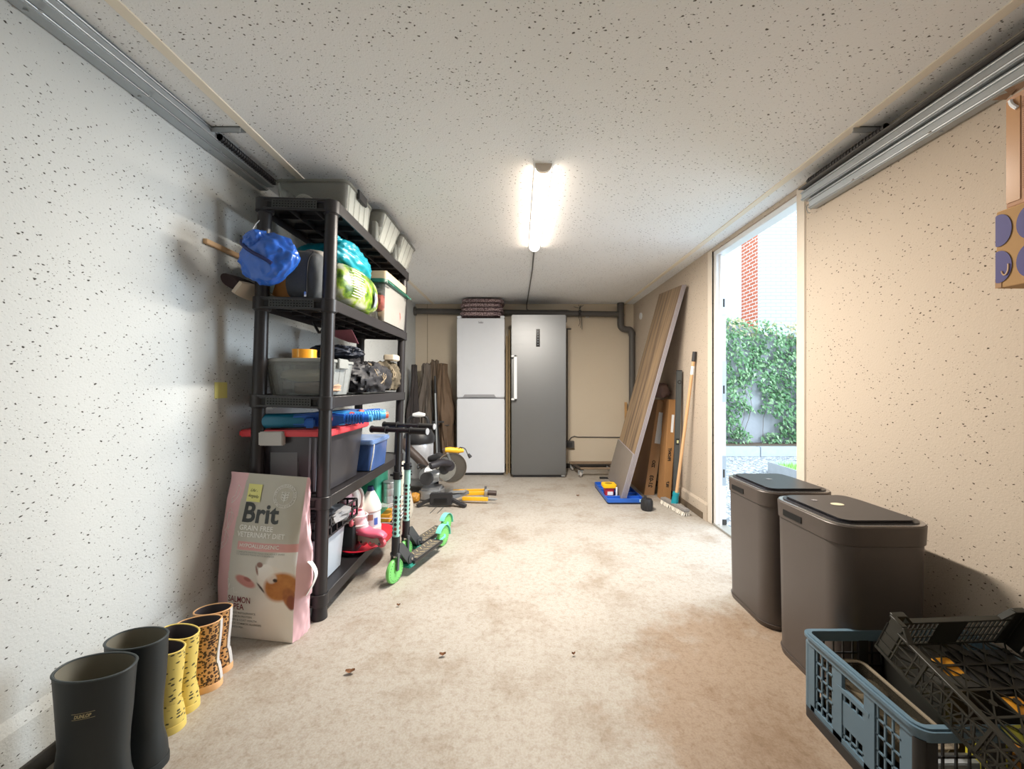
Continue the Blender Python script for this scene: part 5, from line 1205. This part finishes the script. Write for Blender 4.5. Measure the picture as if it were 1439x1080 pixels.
# contents
c_pun = clear('punnet_clear', '#8f8674', .10)
def punnet(label, x0, x1, y0, y1, z0, h, rot=(0, 0, 0)):
    cx, cy = (x0+x1)/2, (y0+y1)/2; tt = thing('plastic_punnet', label, 'container', (cx, cy, z0), rot, 'punnets in the blue crate')
    X, Yh = (x1-x0)/2, (y1-y0)/2
    mb = MB().rshell(-X, X, -Yh, Yh, 0, h, .02, .0015, 4, .014); mb.build('tray', c_pun, tt)
    frame_ring(MB(), -X-.008, X+.008, -Yh-.008, Yh+.008, h-.001, h+.0015, .024, .012).build('flange', clear('punnet_rim', '#b3a896', .35), tt)
    for a in (-.5, .5):
        for b in (-.45, .45): MB().lathe([(.028, .0), (.034, .004), (.036, .012), (.033, .013)], (X*a, Yh*b, h*.55), 20).build('cup_ring', c_pun, tt)
    return tt
punnet('clear plastic punnet at the bottom of the blue crate, far left corner', .935, 1.09, 1.04, 1.205, .014, .09)
punnet('clear plastic punnet lying higher in the blue crate along its left side', .932, 1.06, .93, 1.195, .105, .075, (R(3), 0, 0))
tag(MB().rbox(1.13, 1.36, 1.02, 1.20, .014, .240, .02, 4).build('dark_container', M('container_dark', '#2f2f2c', .5), bevel=.002), 'dark container inside the blue crate holding up the black crate', 'container')
tag(MB().rbox(1.105, 1.155, .90, .955, .014, .20, .006, 2).build('yellow_pack', M('pack_yellow', '#dcd23e', .5), bevel=.002), 'yellow pack standing behind the near dark lattice of the blue crate', 'packet')
tag(MB().rbox(1.165, 1.215, .90, .95, .014, .175, .006, 2).build('orange_pack', M('pack_orange', '#d8963a', .5), bevel=.002), 'orange pack beside the yellow pack in the blue crate', 'packet')
tag(MB().rbox(.955, 1.08, .895, .925, .014, .16, .006, 2).build('silver_pack', M('pack_silver', '#aeb4ba', .4, .3), bevel=.002), 'silvery pack behind the near left lattice of the blue crate', 'packet')
# ------------------------------------------------------------------ black crate, tilted towards the camera on top
m_cbk = M('crate_olive_black', '#23241f', .45, var=.15)
KW, KL, KH = .374, .46, .118
t = thing('fruit_crate', 'black lattice fruit crate resting tilted on top of the blue crate', 'crate')
from mathutils import Euler
Rz = Matrix.Rotation(.057, 4, 'Z'); Rx = Matrix.Rotation(.379, 4, 'X')
t.matrix_basis = Matrix.Translation((.965, 1.04, .336)) @ Rz @ Rx     # x across, -y towards the camera
def post(mb, x, y, sx_, sy_):
    mb.prism([(0, 0), (sx_*.034, 0), (sx_*.034, sy_*.006), (sx_*.006, sy_*.006), (sx_*.006, sy_*.034), (0, sy_*.034)], (x, y, 0), (1, 0, 0), (0, 1, 0), (0, 0, 1), KH)
for x, sx_ in ((0, 1), (KW, -1)):
    for y, sy_ in ((0, -1), (-KL, 1)):
        mb = MB(); post(mb, x, y, sx_, sy_); mb.build('corner_post', m_cbk, t, bevel=.0015, seg=1)
mb = MB(); zt = KH-.026
for (O, A) in (((0, 0), (KW, 0)), ((0, -KL), (KW, 0)), ((0, 0), (0, -KL)), ((KW, 0), (0, -KL))):
    O = V((O[0], O[1], 0)); A = V((A[0], A[1], 0)); a = A.normalized(); n = V((-a.y, a.x, 0))
    mb.bar(O+a*.03+V((0, 0, zt)), O+A-a*.03+V((0, 0, zt)), .014, .006)
    for s0, s1 in ((O+V((0, 0, KH)), O+a*.034+V((0, 0, KH))), (O+A+V((0, 0, KH)), O+A-a*.034+V((0, 0, KH)))): mb.bar(s0, s1, .014, .006)
    mb.bar(O+a*.034+V((0, 0, KH)), O+a*.06+V((0, 0, zt)), .014, .006); mb.bar(O+A-a*.034+V((0, 0, KH)), O+A-a*.06+V((0, 0, zt)), .014, .006)
mb.build('rim', m_cbk, t, bevel=.001, seg=1)
for (O, A) in (((0, 0), (KW, 0)), ((0, -KL), (KW, 0)), ((0, 0), (0, -KL)), ((KW, 0), (0, -KL))):
    O = V((O[0], O[1], 0)); A = V((A[0], A[1], 0)); a = A.normalized(); n = V((-a.y, a.x, 0)); Lg = A.length; mb = MB()
    mb.bar(O+V((0, 0, .004)), O+A+V((0, 0, .004)), .006, .008)
    for k in range(1, 3): mb.bar(O+V((0, 0, zt*k/3)), O+A+V((0, 0, zt*k/3)), .003, .003)
    nn = int(Lg/.013)
    for k in range(nn+1):
        u = k/nn
        if .40 < u < .60 and Lg < .4: continue
        if Lg > .4: 
            if k % 3: continue
        p = O+A*u; mb.bar(p, p+V((0, 0, zt)), .003, .003, up=n)
    if Lg < .4: mb.bar(O+A*.5+V((0, 0, 0)), O+A*.5+V((0, 0, zt)), Lg*.2, .003, up=n)
    else:
        for u in (.22, .5, .78): mb.bar(O+A*u, O+A*u+V((0, 0, zt)), .006, .006, up=n)
        for u0, u1 in ((.22, .5), (.5, .78)):
            for k in range(6):
                p = O+A*(u0+(u1-u0)*k/6); q = O+A*(u0+(u1-u0)*(k+1)/6)
                mb.bar(p+V((0, 0, 0)), q+V((0, 0, zt*.66)), .003, .003); mb.bar(p+V((0, 0, zt*.66)), q, .003, .003)
    mb.build('lattice_side', m_cbk, t, smooth=False)
mb = MB(); nx, ny = 6, 8
for i in range(nx+1): mb.bar((KW*i/nx, 0, .003), (KW*i/nx, -KL, .003), .005, .004)
for j in range(ny+1): mb.bar((0, -KL*j/ny, .003), (KW, -KL*j/ny, .003), .005, .004)
for i in range(nx):
    for j in range(ny):
        x0, x1, y0, y1 = KW*i/nx, KW*(i+1)/nx, -KL*j/ny, -KL*(j+1)/ny
        mb.bar((x0, y0, .003), (x1, y1, .003), .0028, .003); mb.bar((x1, y0, .003), (x0, y1, .003), .0028, .003)
        mb.cyl(((x0+x1)/2, (y0+y1)/2, .001), ((x0+x1)/2, (y0+y1)/2, .005), .008, seg=8)
mb.build('lattice_floor', m_cbk, t, smooth=False)
# flattened packs lying under / in it
KM = t.matrix_basis
def in_crate(name, label, cat, x0, x1, y0, y1, z0, z1, mat):
    tag(MB(KM).rbox(x0, x1, y0, y1, z0, z1, .004, 2).build(name, mat, bevel=.001, seg=1), label, cat)
in_crate('orange_card', 'orange card lying in the black crate near its far side', 'card', .120, .170, -.080, -.035, -.0030, -.0005, M('card_orange', '#eba42c', .5))
in_crate('orange_card', 'second orange card in the black crate, nearer the camera', 'card', .190, .240, -.175, -.130, -.0030, -.0005, M('card_orange', '#eba42c', .5))
in_crate('dark_sheet', 'dark grey sheet lying across the floor of the black crate', 'sheet', .175, .355, -.125, -.02, -.0030, -.0005, M('sheet_dark', '#2c2e31', .6))
in_crate('olive_sheet', 'olive yellow sheet lying in the middle of the black crate floor', 'sheet', .12, .36, -.33, -.185, -.0030, -.0005, M('sheet_olive', '#6f6d18', .6))
# ------------------------------------------------------------------ wellington boots
def boot(name, label, group, loc, h, rx, ry, foot, mat, msole, mlin, rz, rim=None, stripe=None, extra=None, top_flare=1.0, tilt=0):
    """toe towards -x; loc is under the shaft centre"""
    t = thing(name, label, 'boot', loc, (0, 0, rz), group)
    sc = h/.35; rg = []; hz = rx*.95; ft = foot
    keys = [(0.012, ft, .9, 1.0), (.030, ft*1.0, 1.0, 1.0), (.055, ft*.97, .98, .97), (.075, ft*.86, .88, .93), (.095, ft*.62, .80, .88), (.115, ft*.48, .78, .86), (.14, rx*1.02, .80, .84), (.18, rx*.93, .84, .86), (.24, rx*.95, .93, .93), (.30, rx*.99, .98, .98), (.35, rx*1.0*top_flare, 1.0*top_flare, 1.0*top_flare)]
    n = 36
    def pt(a, z, toe, wy, hx_):
        c, s_ = cos(a), sin(a); e = hx_ if c > 0 else toe
        k = abs(s_)**.85*(1 if s_ > 0 else -1)
        return V((c*e, k*ry*wy*(1 if c > 0 or toe < rx*1.3 else 1.0), z))
    for z, toe, wy, hh in keys:
        zz = z*sc if z > .1 else z*(.6+.4*sc)
        rg.append([pt(2*pi*k/n, zz, toe, wy, rx*hh) for k in range(n)])
    def interp(a, b, u): return [p.lerp(q, u) for p, q in zip(a, b)]
    full = []
    for a, b in zip(rg, rg[1:]): full += [a, interp(a, b, .5)]
    full.append([p+V((0, 0, -tilt*p.x)) for p in rg[-1]])
    inn = [[V((p.x*.93, p.y*.93, p.z)) for p in full[-1]]]
    MB().loft(full+inn, True, False).build('shaft', mat, t)
    top = inn[0]
    MB().loft([[p for p in top], [V((p.x*.90, p.y*.88, p.z-h*.30)) for p in top], [V((p.x*.74, p.y*.70, p.z-h*.46)) for p in top]], False, True).build('lining', mlin, t)
    so = [V((p.x*1.03, p.y*1.05, 0)) for p in rg[1]]
    MB().loft([[V((p.x, p.y, 0)) for p in so], [V((p.x, p.y, .018)) for p in so], [V((p.x*.98, p.y*.98, .022)) for p in so]]).build('sole', msole, t)
    if rim:
        MB().tube([V((p.x*.985, p.y*.985, p.z)) for p in full[-1]], .0028*max(.9, sc), 8, closed=True).build('top_rim', rim, t)
    if stripe:
        mb = MB(); q = []
        for r_ in full[2:]:
            p = r_[0]; q.append([p+V((.0025, -.007, 0)), p+V((.0025, .007, 0)), p+V((-.004, .007, 0)), p+V((-.004, -.007, 0))])
        mb.loft(q).build('back_stripe', stripe, t)
    return t, full
m_rub = M('rubber_green_black', '#262c2f', .5, var=.12, vs=5); m_rs = M('rubber_sole', '#23282a', .6); m_lin = M('boot_lining', '#747165', .9, var=.1)
bt, full = boot('wellington_boot', 'large dark green wellington boot nearest the camera, pale logo on its shaft', 'large dark wellington boots', (-1.028, .935, 0), .357, .074, .050, .165, m_rub, m_rs, m_lin, R(14), M('rub_rim', '#3a4143', .5), None, top_flare=1.03, tilt=.10)
def shaft_pt(full, a, z, off=.0008):
    n = len(full[0]); k = (a/(2*pi))*n; i = int(math.floor(k)); f = k-i
    def P(r): return r[i % n].lerp(r[(i+1) % n], f)
    for r0, r1 in zip(full, full[1:]):
        if P(r0).z <= z <= P(r1).z:
            p = P(r0).lerp(P(r1), (z-P(r0).z)/max(1e-6, P(r1).z-P(r0).z)); break
    else: p = P(full[-1])
    return p+V((cos(a), sin(a), 0))*off
mb = MB(); a0 = R(262)
put_text(mb, 'DUNLOP', .011, lambda x, y: shaft_pt(full, a0-.0+x/.075, .272+y, .0010), width=.034, bold=.0005, shear=.3)
for zz in (.2685, .2825):
    q = [shaft_pt(full, a0-.06+.055*k, zz, .0010) for k in range(12)]; q2 = [shaft_pt(full, a0-.06+.055*k, zz+.0009, .0010) for k in range(12)]; mb.loft([q, q2], False, False, closed=False)
mb.build('logo', M('logo_pale', '#b9ac84', .5), bt, smooth=False)
boot('wellington_boot', 'large dark green wellington boot, second of the pair, behind the nearest one', 'large dark wellington boots', (-1.045, 1.052, 0), .350, .074, .048, .165, m_rub, m_rs, m_lin, R(-2), M('rub_rim', '#3a4143', .5), None, tilt=0)
def dotmat(name, base, dark, scale, thr, stretch=(1, 1, 1), ring=False):
    m = bpy.data.materials.new(name); m.use_nodes = True; nt = m.node_tree; N = nt.nodes; L = nt.links
    b = N['Principled BSDF']; b.inputs['Roughness'].default_value = .5
    tc = N.new('ShaderNodeTexCoord'); mp = N.new('ShaderNodeMapping'); mp.inputs['Scale'].default_value = stretch; L.new(tc.outputs['Object'], mp.inputs[0])
    wz = N.new('ShaderNodeTexNoise'); wz.inputs['Scale'].default_value = scale*1.5; L.new(mp.outputs[0], wz.inputs['Vector'])
    wm = N.new('ShaderNodeVectorMath'); wm.operation = 'SCALE'; wm.inputs[3].default_value = .5/scale; L.new(wz.outputs['Color'], wm.inputs[0])
    wa = N.new('ShaderNodeVectorMath'); wa.operation = 'ADD'; L.new(mp.outputs[0], wa.inputs[0]); L.new(wm.outputs[0], wa.inputs[1])
    v = N.new('ShaderNodeTexVoronoi'); v.inputs['Scale'].default_value = scale; v.inputs['Randomness'].default_value = .8; L.new(wa.outputs[0], v.inputs['Vector'])
    r = N.new('ShaderNodeValToRGB'); e = r.color_ramp.elements
    if ring:
        e[0].position = 0; e[0].color = hx('#a5672f')+(1,); e[1].position = thr*.45; e[1].color = hx(dark)+(1,)
        a = e.new(thr); a.color = hx(dark)+(1,); a = e.new(thr+.06); a.color = hx(base)+(1,)
    else:
        e[0].position = thr; e[0].color = hx(dark)+(1,); e[1].position = thr+.06; e[1].color = hx(base)+(1,)
    L.new(v.outputs['Distance'], r.inputs[0]); L.new(r.outputs[0], b.inputs['Base Color']); return m
m_yb = dotmat('boot_yellow_print', '#d9c268', '#4c482e', 52, .26, (1, 1, 1.9)); m_lb = dotmat('boot_leopard', '#cf9c62', '#38251b', 112, .44, ring=True)
m_yr = M('boot_yellow_rim', '#dcc46a', .45); m_lr = M('boot_tan_rim', '#dfae7c', .5); m_dl = M('lining_dark', '#4c464a', .95, var=.2)
boot('child_boot', 'yellow patterned child boot, nearer of the yellow pair, beside the big dark boot', 'yellow patterned child boots', (-1.085, 1.165, 0), .246, .062, .038, .118, m_yb, m_yr, m_dl, R(8), m_yr, None, tilt=.12)
boot('child_boot', 'yellow patterned child boot, farther of the yellow pair, before the leopard boots', 'yellow patterned child boots', (-1.10, 1.245, 0), .244, .060, .037, .118, m_yb, m_yr, m_dl, R(-6), m_yr, None, tilt=.10)
m_st = M('stripe_grey', '#c9c6c4', .5)
boot('child_boot', 'leopard print child boot with tan rim, nearer of the pair', 'leopard print child boots', (-1.105, 1.325, 0), .226, .070, .039, .12, m_lb, m_lr, m_dl, R(10), m_lr, m_st, tilt=-.04)
boot('child_boot', 'leopard print child boot with tan rim, farther of the pair, touching the dog food bag', 'leopard print child boots', (-1.12, 1.408, 0), .222, .062, .038, .112, m_lb, m_lr, m_dl, R(4), m_lr, m_st, tilt=-.05)
# ------------------------------------------------------------------ dog food bag
BL, BR, TL, TR = V((-1.25, 1.60, 0.002)), V((-.913, 1.55, 0.002)), V((-1.222, 1.645, .672)), V((-.872, 1.585, .662))
bn = (BR-BL).cross(TL-BL).normalized()
if bn.y > 0: bn = -bn
def bag(u, v, off=0):
    p = BL.lerp(BR, u).lerp(TL.lerp(TR, u), v)
    bulge = .030*sin(pi*min(1, v*1.02))**.8*(4*u*(1-u))**.7 if 0 < v < 1 else 0
    ex = (-.030*sin(pi*v)*(1-u)**2 - .012*sin(pi*v)*u*u) if 0 < v < 1 else 0
    cr = .0035*noise.noise(V((u*5, v*8, 1)))*min(1, v*6)
    return p+bn*(bulge+cr+off)+(BR-BL).normalized()*ex
def mixc(a, b, k): k = max(0, min(1, k)); return tuple(x+(y-x)*k for x, y in zip(a, b))
cP, cG, cW, cS = hx('#e2b7bb'), hx('#b9b5a8'), hx('#dcdad4'), hx('#dba3a0')
def ell(u, v, cu, cv, ru, rv, rot=0, soft=.15):
    x, y = (u-cu)/1.0, (v-cv)*2.0; c, s_ = cos(rot), sin(rot); x, y = x*c+y*s_, -x*s_+y*c
    d = math.sqrt((x/ru)**2+(y/(rv*2))**2); return max(0, min(1, (1-d)/soft+.5))
def design(u, v):
    nz = noise.noise(V((u*9, v*18, 5)))*.5+noise.noise(V((u*25, v*50, 2)))*.3
    c = mixc(cW, cG, (v-.30)*2.6+.15*(.5-u))
    c = mixc(c, hx('#efeeec'), ell(u, v, .95, .47, .30, .09)*.8)
    # dog looking up to the left
    c = mixc(c, hx('#f1efec'), ell(u, v, .78, .10, .34, .20, 0, .5))
    c = mixc(c, hx('#eee9e4'), ell(u, v, .72, .385, .17, .075, -.5))
    c = mixc(c, hx('#f1eeea'), ell(u, v, .66, .42, .10, .05, -.9))
    c = mixc(c, hx('#c98a83'), ell(u, v, .40, .355, .135, .030, -.35, .3))
    c = mixc(c, hx('#a86863'), ell(u, v, .43, .37, .05, .012, -.3, .4))
    c = mixc(c, mixc(hx('#c88a4f'), hx('#a9683a'), .5+nz), ell(u, v, .84, .335, .20, .085, .25, .25))
    c = mixc(c, mixc(hx('#b9774a'), hx('#8a4f34'), .5+nz), ell(u, v, .95, .265, .075, .065, .4, .25))
    c = mixc(c, hx('#f1eeea'), ell(u, v, .735, .385, .055, .03, -.8, .4)*.7)
    c = mixc(c, hx('#8a4b3c'), ell(u, v, .97, .24, .05, .045, .2, .3))
    c = mixc(c, hx('#2e2224'), ell(u, v, .775, .375, .027, .011, -.3, .3))
    c = mixc(c, hx('#8f6a5f'), ell(u, v, .575, .463, .038, .016, 0, .3))
    c = mixc(c, hx('#8f6a5f'), ell(u, v, .545, .43, .012, .03, .3, .5))
    c = mixc(c, hx('#4a3a38'), ell(u, v, .60, .325, .075, .006, -.9, .4))
    lim = .145+.075*v
    if v > .5: pass
    if .545 < v < .594 and u > .27: c = mixc(cS, cS, 0)
    if u < lim: c = cP
    return c
t = thing('dog_food_bag', 'large grey and pink dog food bag with dog picture, standing before the shelf unit', 'bag', (-1.08, 1.62, 0))
NU, NV = 120, 220
fb = MB(); fb.loft([[bag(i/NU, j/NV) for i in range(NU+1)] for j in range(NV+1)], False, False, closed=False)
m_bag = bpy.data.materials.new('bag_print'); m_bag.use_nodes = True; nt = m_bag.node_tree
at_ = nt.nodes.new('ShaderNodeAttribute'); at_.attribute_name = 'print'
nt.links.new(at_.outputs['Color'], nt.nodes['Principled BSDF'].inputs['Base Color']); nt.nodes['Principled BSDF'].inputs['Roughness'].default_value = .38
fo = fb.build('front_panel', m_bag, t, True)
ca = fo.data.color_attributes.new('print', 'FLOAT_COLOR', 'POINT')
for j in range(NV+1):
    for i in range(NU+1): ca.data[j*(NU+1)+i].color = design(i/NU, j/NV)+(1,)
m_pk = M('bag_pink', '#e3b9bf', .4, var=.05)
def dpt(v): return .105*(1-v)**.6
def gus(u, v, side):
    e = bag(side, v); d_ = dpt(v); inn = (-1 if side else 1)*.030*sin(pi*u)*(1-.3*v)
    cr = .008*noise.noise(V((u*6, v*14, 3+side)))*sin(pi*u)
    return e-bn*d_*u+(BR-BL).normalized()*(inn*(-.5 if v > .25 else -.2)+cr+(.03*sin(pi*u)*sin(pi*min(1, v*1.3)) if side else 0))
MB().loft([[gus(i/14, j/80, 1) for i in range(15)] for j in range(81)], False, False, closed=False).build('side_gusset', m_pk, t, True)
MB().loft([[gus(i/14, j/80, 0) for i in range(15)] for j in range(81)], False, False, closed=False).build('side_gusset', m_pk, t, True)
mb = MB().loft([[bag(i/20, j/40)-bn*(dpt(j/40)+(.0 if j < 40 else .001)) if i in (0, 20) else bag(i/20, j/40)-bn*(dpt(j/40)+.052*sin(pi*j/40)**.8*(4*(i/20)*(1-i/20))**.7) for i in range(21)] for j in range(41)], False, False, closed=False)
bt_ = [bag(i/20, 0) for i in range(21)]; mb.loft([bt_, [p-bn*.105 for p in bt_]], False, False, closed=False)
mb.build('back_panel', m_pk, t, True)
def bt2(u0, v0, rot=0, off=.0012):
    c, s_ = cos(rot), sin(rot)
    return lambda a, b: bag(u0+(a*c-b*s_)/.337, v0+(a*s_+b*c)/.668, off)
m_blkp = M('print_black', '#2f3434', .4, var=.02); m_wp = M('print_white2', '#f2f1ec', .4, var=.02); m_wine = M('print_wine', '#7a2a38', .4, var=.02); m_gp = M('print_grey', '#8d8f8c', .5, var=.02)
mb = MB(); put_text(mb, 'Brit', .108, bt2(.265, .712), width=.158, bold=.0028); mb.build('brand_lettering', m_blkp, t, True, smooth=False)
mb = MB(); put_text(mb, 'GRAIN FREE', .0285, bt2(.262, .662), width=.142, bold=.0004); mb.build('range_lettering', m_wp, t, True, smooth=False); mb = MB(); put_text(mb, 'VETERINARY DIET', .0285, bt2(.25, .622), width=.200, bold=.0004)
mb.build('range_lettering', m_wp, t, True, smooth=False); mb = MB()
put_text(mb, 'HYPOALLERGENIC', .021, bt2(.30, .561, off=.0014), width=.165, bold=.0003); mb.build('range_lettering', m_wp, t, True, smooth=False)
mb = MB(); put_text(mb, 'SALMON', .034, bt2(.175, .225), width=.100, bold=.0003); put_text(mb, '& PEA', .034, bt2(.175, .182), width=.072, bold=.0003); mb.build('flavour_lettering', m_wine, t, True, smooth=False)
mb = MB()
for k, ln in enumerate(('FOOD INTOLERANCE', 'SALMON PROTEIN', 'SKIN & COAT HEALTH', 'FOR COMMON ALLERGIES', 'WITH PEA')): put_text(mb, ln, .0115, bt2(.20, .155-.023*k), bold=.0001)
mb.build('small_print', m_gp, t, True, smooth=False); mb = MB()
put_text(mb, 'COMPLETE DIETETIC FOOD FOR ADULT DOGS', .0085, bt2(.27, .527), width=.2); put_text(mb, 'TO REDUCE FOOD INTOLERANCES', .0085, bt2(.27, .513), width=.16)
mb.build('small_print', m_gp, t, True, smooth=False)
def line_on(mb, pts, w_=.0012, off=.0014, closed=False):
    q = [bag(u, v, off) for u, v in pts]
    if closed: q.append(q[0])
    for a, b in zip(q, q[1:]): mb.bar(a, b, w_, .0005, up=bn)
mb = MB(); su, sv = .765, .878
for rr_ in (.047, .036): line_on(mb, [(su+rr_/.337*cos(a), sv+rr_/.668*sin(a)) for a in [2*pi*k/40 for k in range(40)]], .0014, closed=True)
vs, fs = text('VETERINARY DIET - NATURAL - ', .010)
xm = max(p[0] for p in vs)
mb.add([bag(su+(.0385+p[1])/.337*cos(pi-p[0]/xm*2*pi), sv+(.0385+p[1])/.668*sin(pi-p[0]/xm*2*pi), .0014) for p in vs], fs)
for s_ in (-1, 1):
    for k in range(3):
        bse = (su, sv-.028+.016*k); tip = (su+s_*.045, sv-.004+.014*k)
        line_on(mb, [bse, (bse[0]+s_*.012, bse[1]+.018), tip, (bse[0]+s_*.032, bse[1]+.008), bse], .0016)
line_on(mb, [(su, sv-.04), (su, sv+.03)], .0016); mb.build('round_seal', m_wp, t, True, smooth=False)
mb = MB()
line_on(mb, [(.10+.035*cos(a)+.02*sin(2*a), .70+.055*sin(a)) for a in [2*pi*k/24 for k in range(24)]], .0012, closed=True)
line_on(mb, [(.07+.04*cos(a), .71+.07*sin(a+.5)) for a in [2*pi*k/24 for k in range(24)]], .0012, closed=True)
for cu, cv in ((.13, .87), (.075, .585)): line_on(mb, [(cu, cv+.055), (cu+.045, cv+.03), (cu+.035, cv-.01), (cu-.01, cv-.045), (cu-.045, cv-.06), (cu-.03, cv-.04), (cu-.055, cv-.03), (cu-.01, cv-.01), (cu-.005, cv+.03)], .0012, closed=True)
mb.build('line_drawing', m_wp, t, True, smooth=False); mb = MB()
line_on(mb, [(.17, .36), (.175, .30), (.19, .33), (.20, .295), (.25, .31), (.255, .28), (.30, .285)], .0014)
line_on(mb, [(.17, .36), (.20, .35), (.195, .32)], .0014)
mb.build('line_drawing', m_wp, t, True, smooth=False)
g = [[bag(.265+.185*i/6+.015*(1-j/6), .832+.105*j/6, .003) for i in range(7)] for j in range(7)]
mb = MB(); mb.loft(g, False, False, closed=False)
nt_ = tag(mb.build('sticky_note', m_note), 'yellow handwritten sticky note stuck on the dog food bag', 'note')
mb = MB(); put_text(mb, 'Uhi -', .017, bt2(.30, .893, R(-4), .0038), shear=.4); put_text(mb, 'kogelu', .018, bt2(.29, .86, R(-4), .0038), shear=.4)
mb.build('handwriting', m_blkp, nt_, smooth=False)
mb = MB(); hp = [gus(.35, .48, 1)+V((.0, 0, 0)), gus(.35, .46, 1)+V((.016, 0, 0)), gus(.4, .40, 1)+V((.026, 0, 0)), gus(.4, .33, 1)+V((.016, 0, 0)), gus(.35, .27, 1)+V((.0, 0, 0))]
qq = []
for _ in range(2):
    n_ = [hp[0]]
    for a, b in zip(hp, hp[1:]): n_ += [a*.75+b*.25, a*.25+b*.75]
    n_.append(hp[-1]); hp = n_
for p in hp: qq.append([p+V((0, -.012, 0)), p+V((0, .012, 0)), p+V((-.002, .012, 0)), p+V((-.002, -.012, 0))])
mb.loft(qq); mb.build('carry_strap', M('strap_white2', '#eeebe6', .5), t, True)
# ------------------------------------------------------------------ cardboard boxes upper right
t = thing('wall_shelf', 'pale wooden wall shelf with brackets holding the cardboard boxes', 'shelf', (1.28, .5, 1.245))
MB().box(1.12, XR-.001, .05, .80, 1.244, 1.262).build('shelf_board', m_bat, t, True, bevel=.002)
for y in (.15, .68):
    mb = MB().box(XR-.006, XR-.001, y, y+.025, 1.05, 1.243).box(1.18, XR-.001, y, y+.025, 1.238, 1.2435); mb.bar((1.22, y+.012, 1.238), (XR-.004, y+.012, 1.08), .004, .018); mb.build('bracket', m_galv, t, True)
t = thing('cardboard_box', 'cardboard box with purple circles at the right edge of the picture', 'box', (1.25, .68, 1.264))
MB().box(1.10, 1.42, .45, .886, 1.264, 1.440).build('carton', M('carton_brown', '#b08a5c', .8, var=.06), t, True, bevel=.002, seg=1)
mb = MB()
for i in range(7):
    for j in range(2):
        y = .879-.053*i; zc = 1.395-.083*j
        c = V((1.0985, y, zc-.004*i*0)); r_ = .0365
        q = [V((1.0990, min(y+r_*.62*cos(a), .8855), zc+r_*sin(a))) for a in [2*pi*k/28 for k in range(28)]]
        mb.loft([q, [p+V((-.0006, 0, 0)) for p in q]])
mb.build('purple_circles', M('purple_print', '#3f3a78', .6, var=.05), t, True, smooth=False)
mb = MB(); mb.tube([V((1.0978, .868+.011*cos(a)*.6, 1.309+.018*sin(a))) for a in [pi*.9+k*.2 for k in range(16)]], .0016, 5)
mb.build('circle_motif', M('motif_tan', '#c9a888', .6), t, True)
MB().box(1.0990, 1.0998, .875, .8865, 1.2645, 1.286).build('tape', M('brown_tape', '#9d7244', .4), t, True)
t = thing('cardboard_box', 'upper cardboard box sealed with torn brown tape at the right picture edge', 'box', (1.26, .68, 1.442))
MB().box(1.105, 1.42, .46, .872, 1.442, 1.690).build('carton', M('carton_pale', '#c0967a', .8, var=.05), t, True, bevel=.002, seg=1)
mb = MB()
for k in range(44): mb.bar((1.1044, .842, 1.475+.0046*k), (1.1044, .50, 1.475+.0046*k), .0006, .0016)
mb.build('ribbed_print', M('carton_rib', '#a8795c', .8), t, True)
MB().box(1.1035, 1.1045, .846, .870, 1.452, 1.68).build('tape', M('tape_gloss', '#b98a5e', .25), t, True)
mb = MB()
for q in ([(1.104, .870, 1.688), (1.100, .850, 1.696), (1.097, .878, 1.702), (1.094, .888, 1.700)], [(1.104, .860, 1.690), (1.102, .800, 1.699), (1.100, .850, 1.706), (1.097, .868, 1.708)]):
    mb.loft([q, [V(p)+V((.0008, 0, .001)) for p in q]])
mb.build('torn_flap', M('torn_brown', '#7c5d44', .8), t, True, smooth=False)
part(MB().tube([(1.1025, .862, 1.680), (1.100, .858, 1.668), (1.1025, .850, 1.655)], .004, 6, 1).build('white_tie', m_white, t, True), 'white plastic tie')
# ------------------------------------------------------------------ little things on the floor
m_leaf = M('dry_leaf', '#7c5436', .8, var=.3)
for (px, py, s_, lab) in ((492, 946, .016, 'small curled brown leaf on the floor in front of the dog food bag'), (622, 922, .012, 'small dark brown leaf on the open floor, right of the other leaf'), (806, 921, .007, 'tiny brown crumb of leaf near the middle of the floor'), (560, 852, .008, 'tiny dry leaf scrap on the floor below the scooter wheel'), (812, 697, .014, 'dark scrap on the floor before the steel freezer')):
    Y = H*F/(py-541); p = at(px, py, Y); p.z = .002; rg = []
    for i in range(7):
        u = i/6; w_ = s_*.6*sin(pi*(.08+.84*u)); c = p+V((s_*(u-.5)*2, s_*.3*(u-.5), .003+.012*abs(u-.5)))
        rg.append([c+V((0, -w_, .004)), c, c+V((0, w_, .005)), c+V((0, 0, -.0012))])
    tag(MB().loft(rg).build('dry_leaf', m_leaf), lab, 'leaf', 'dry leaf scraps on the floor')
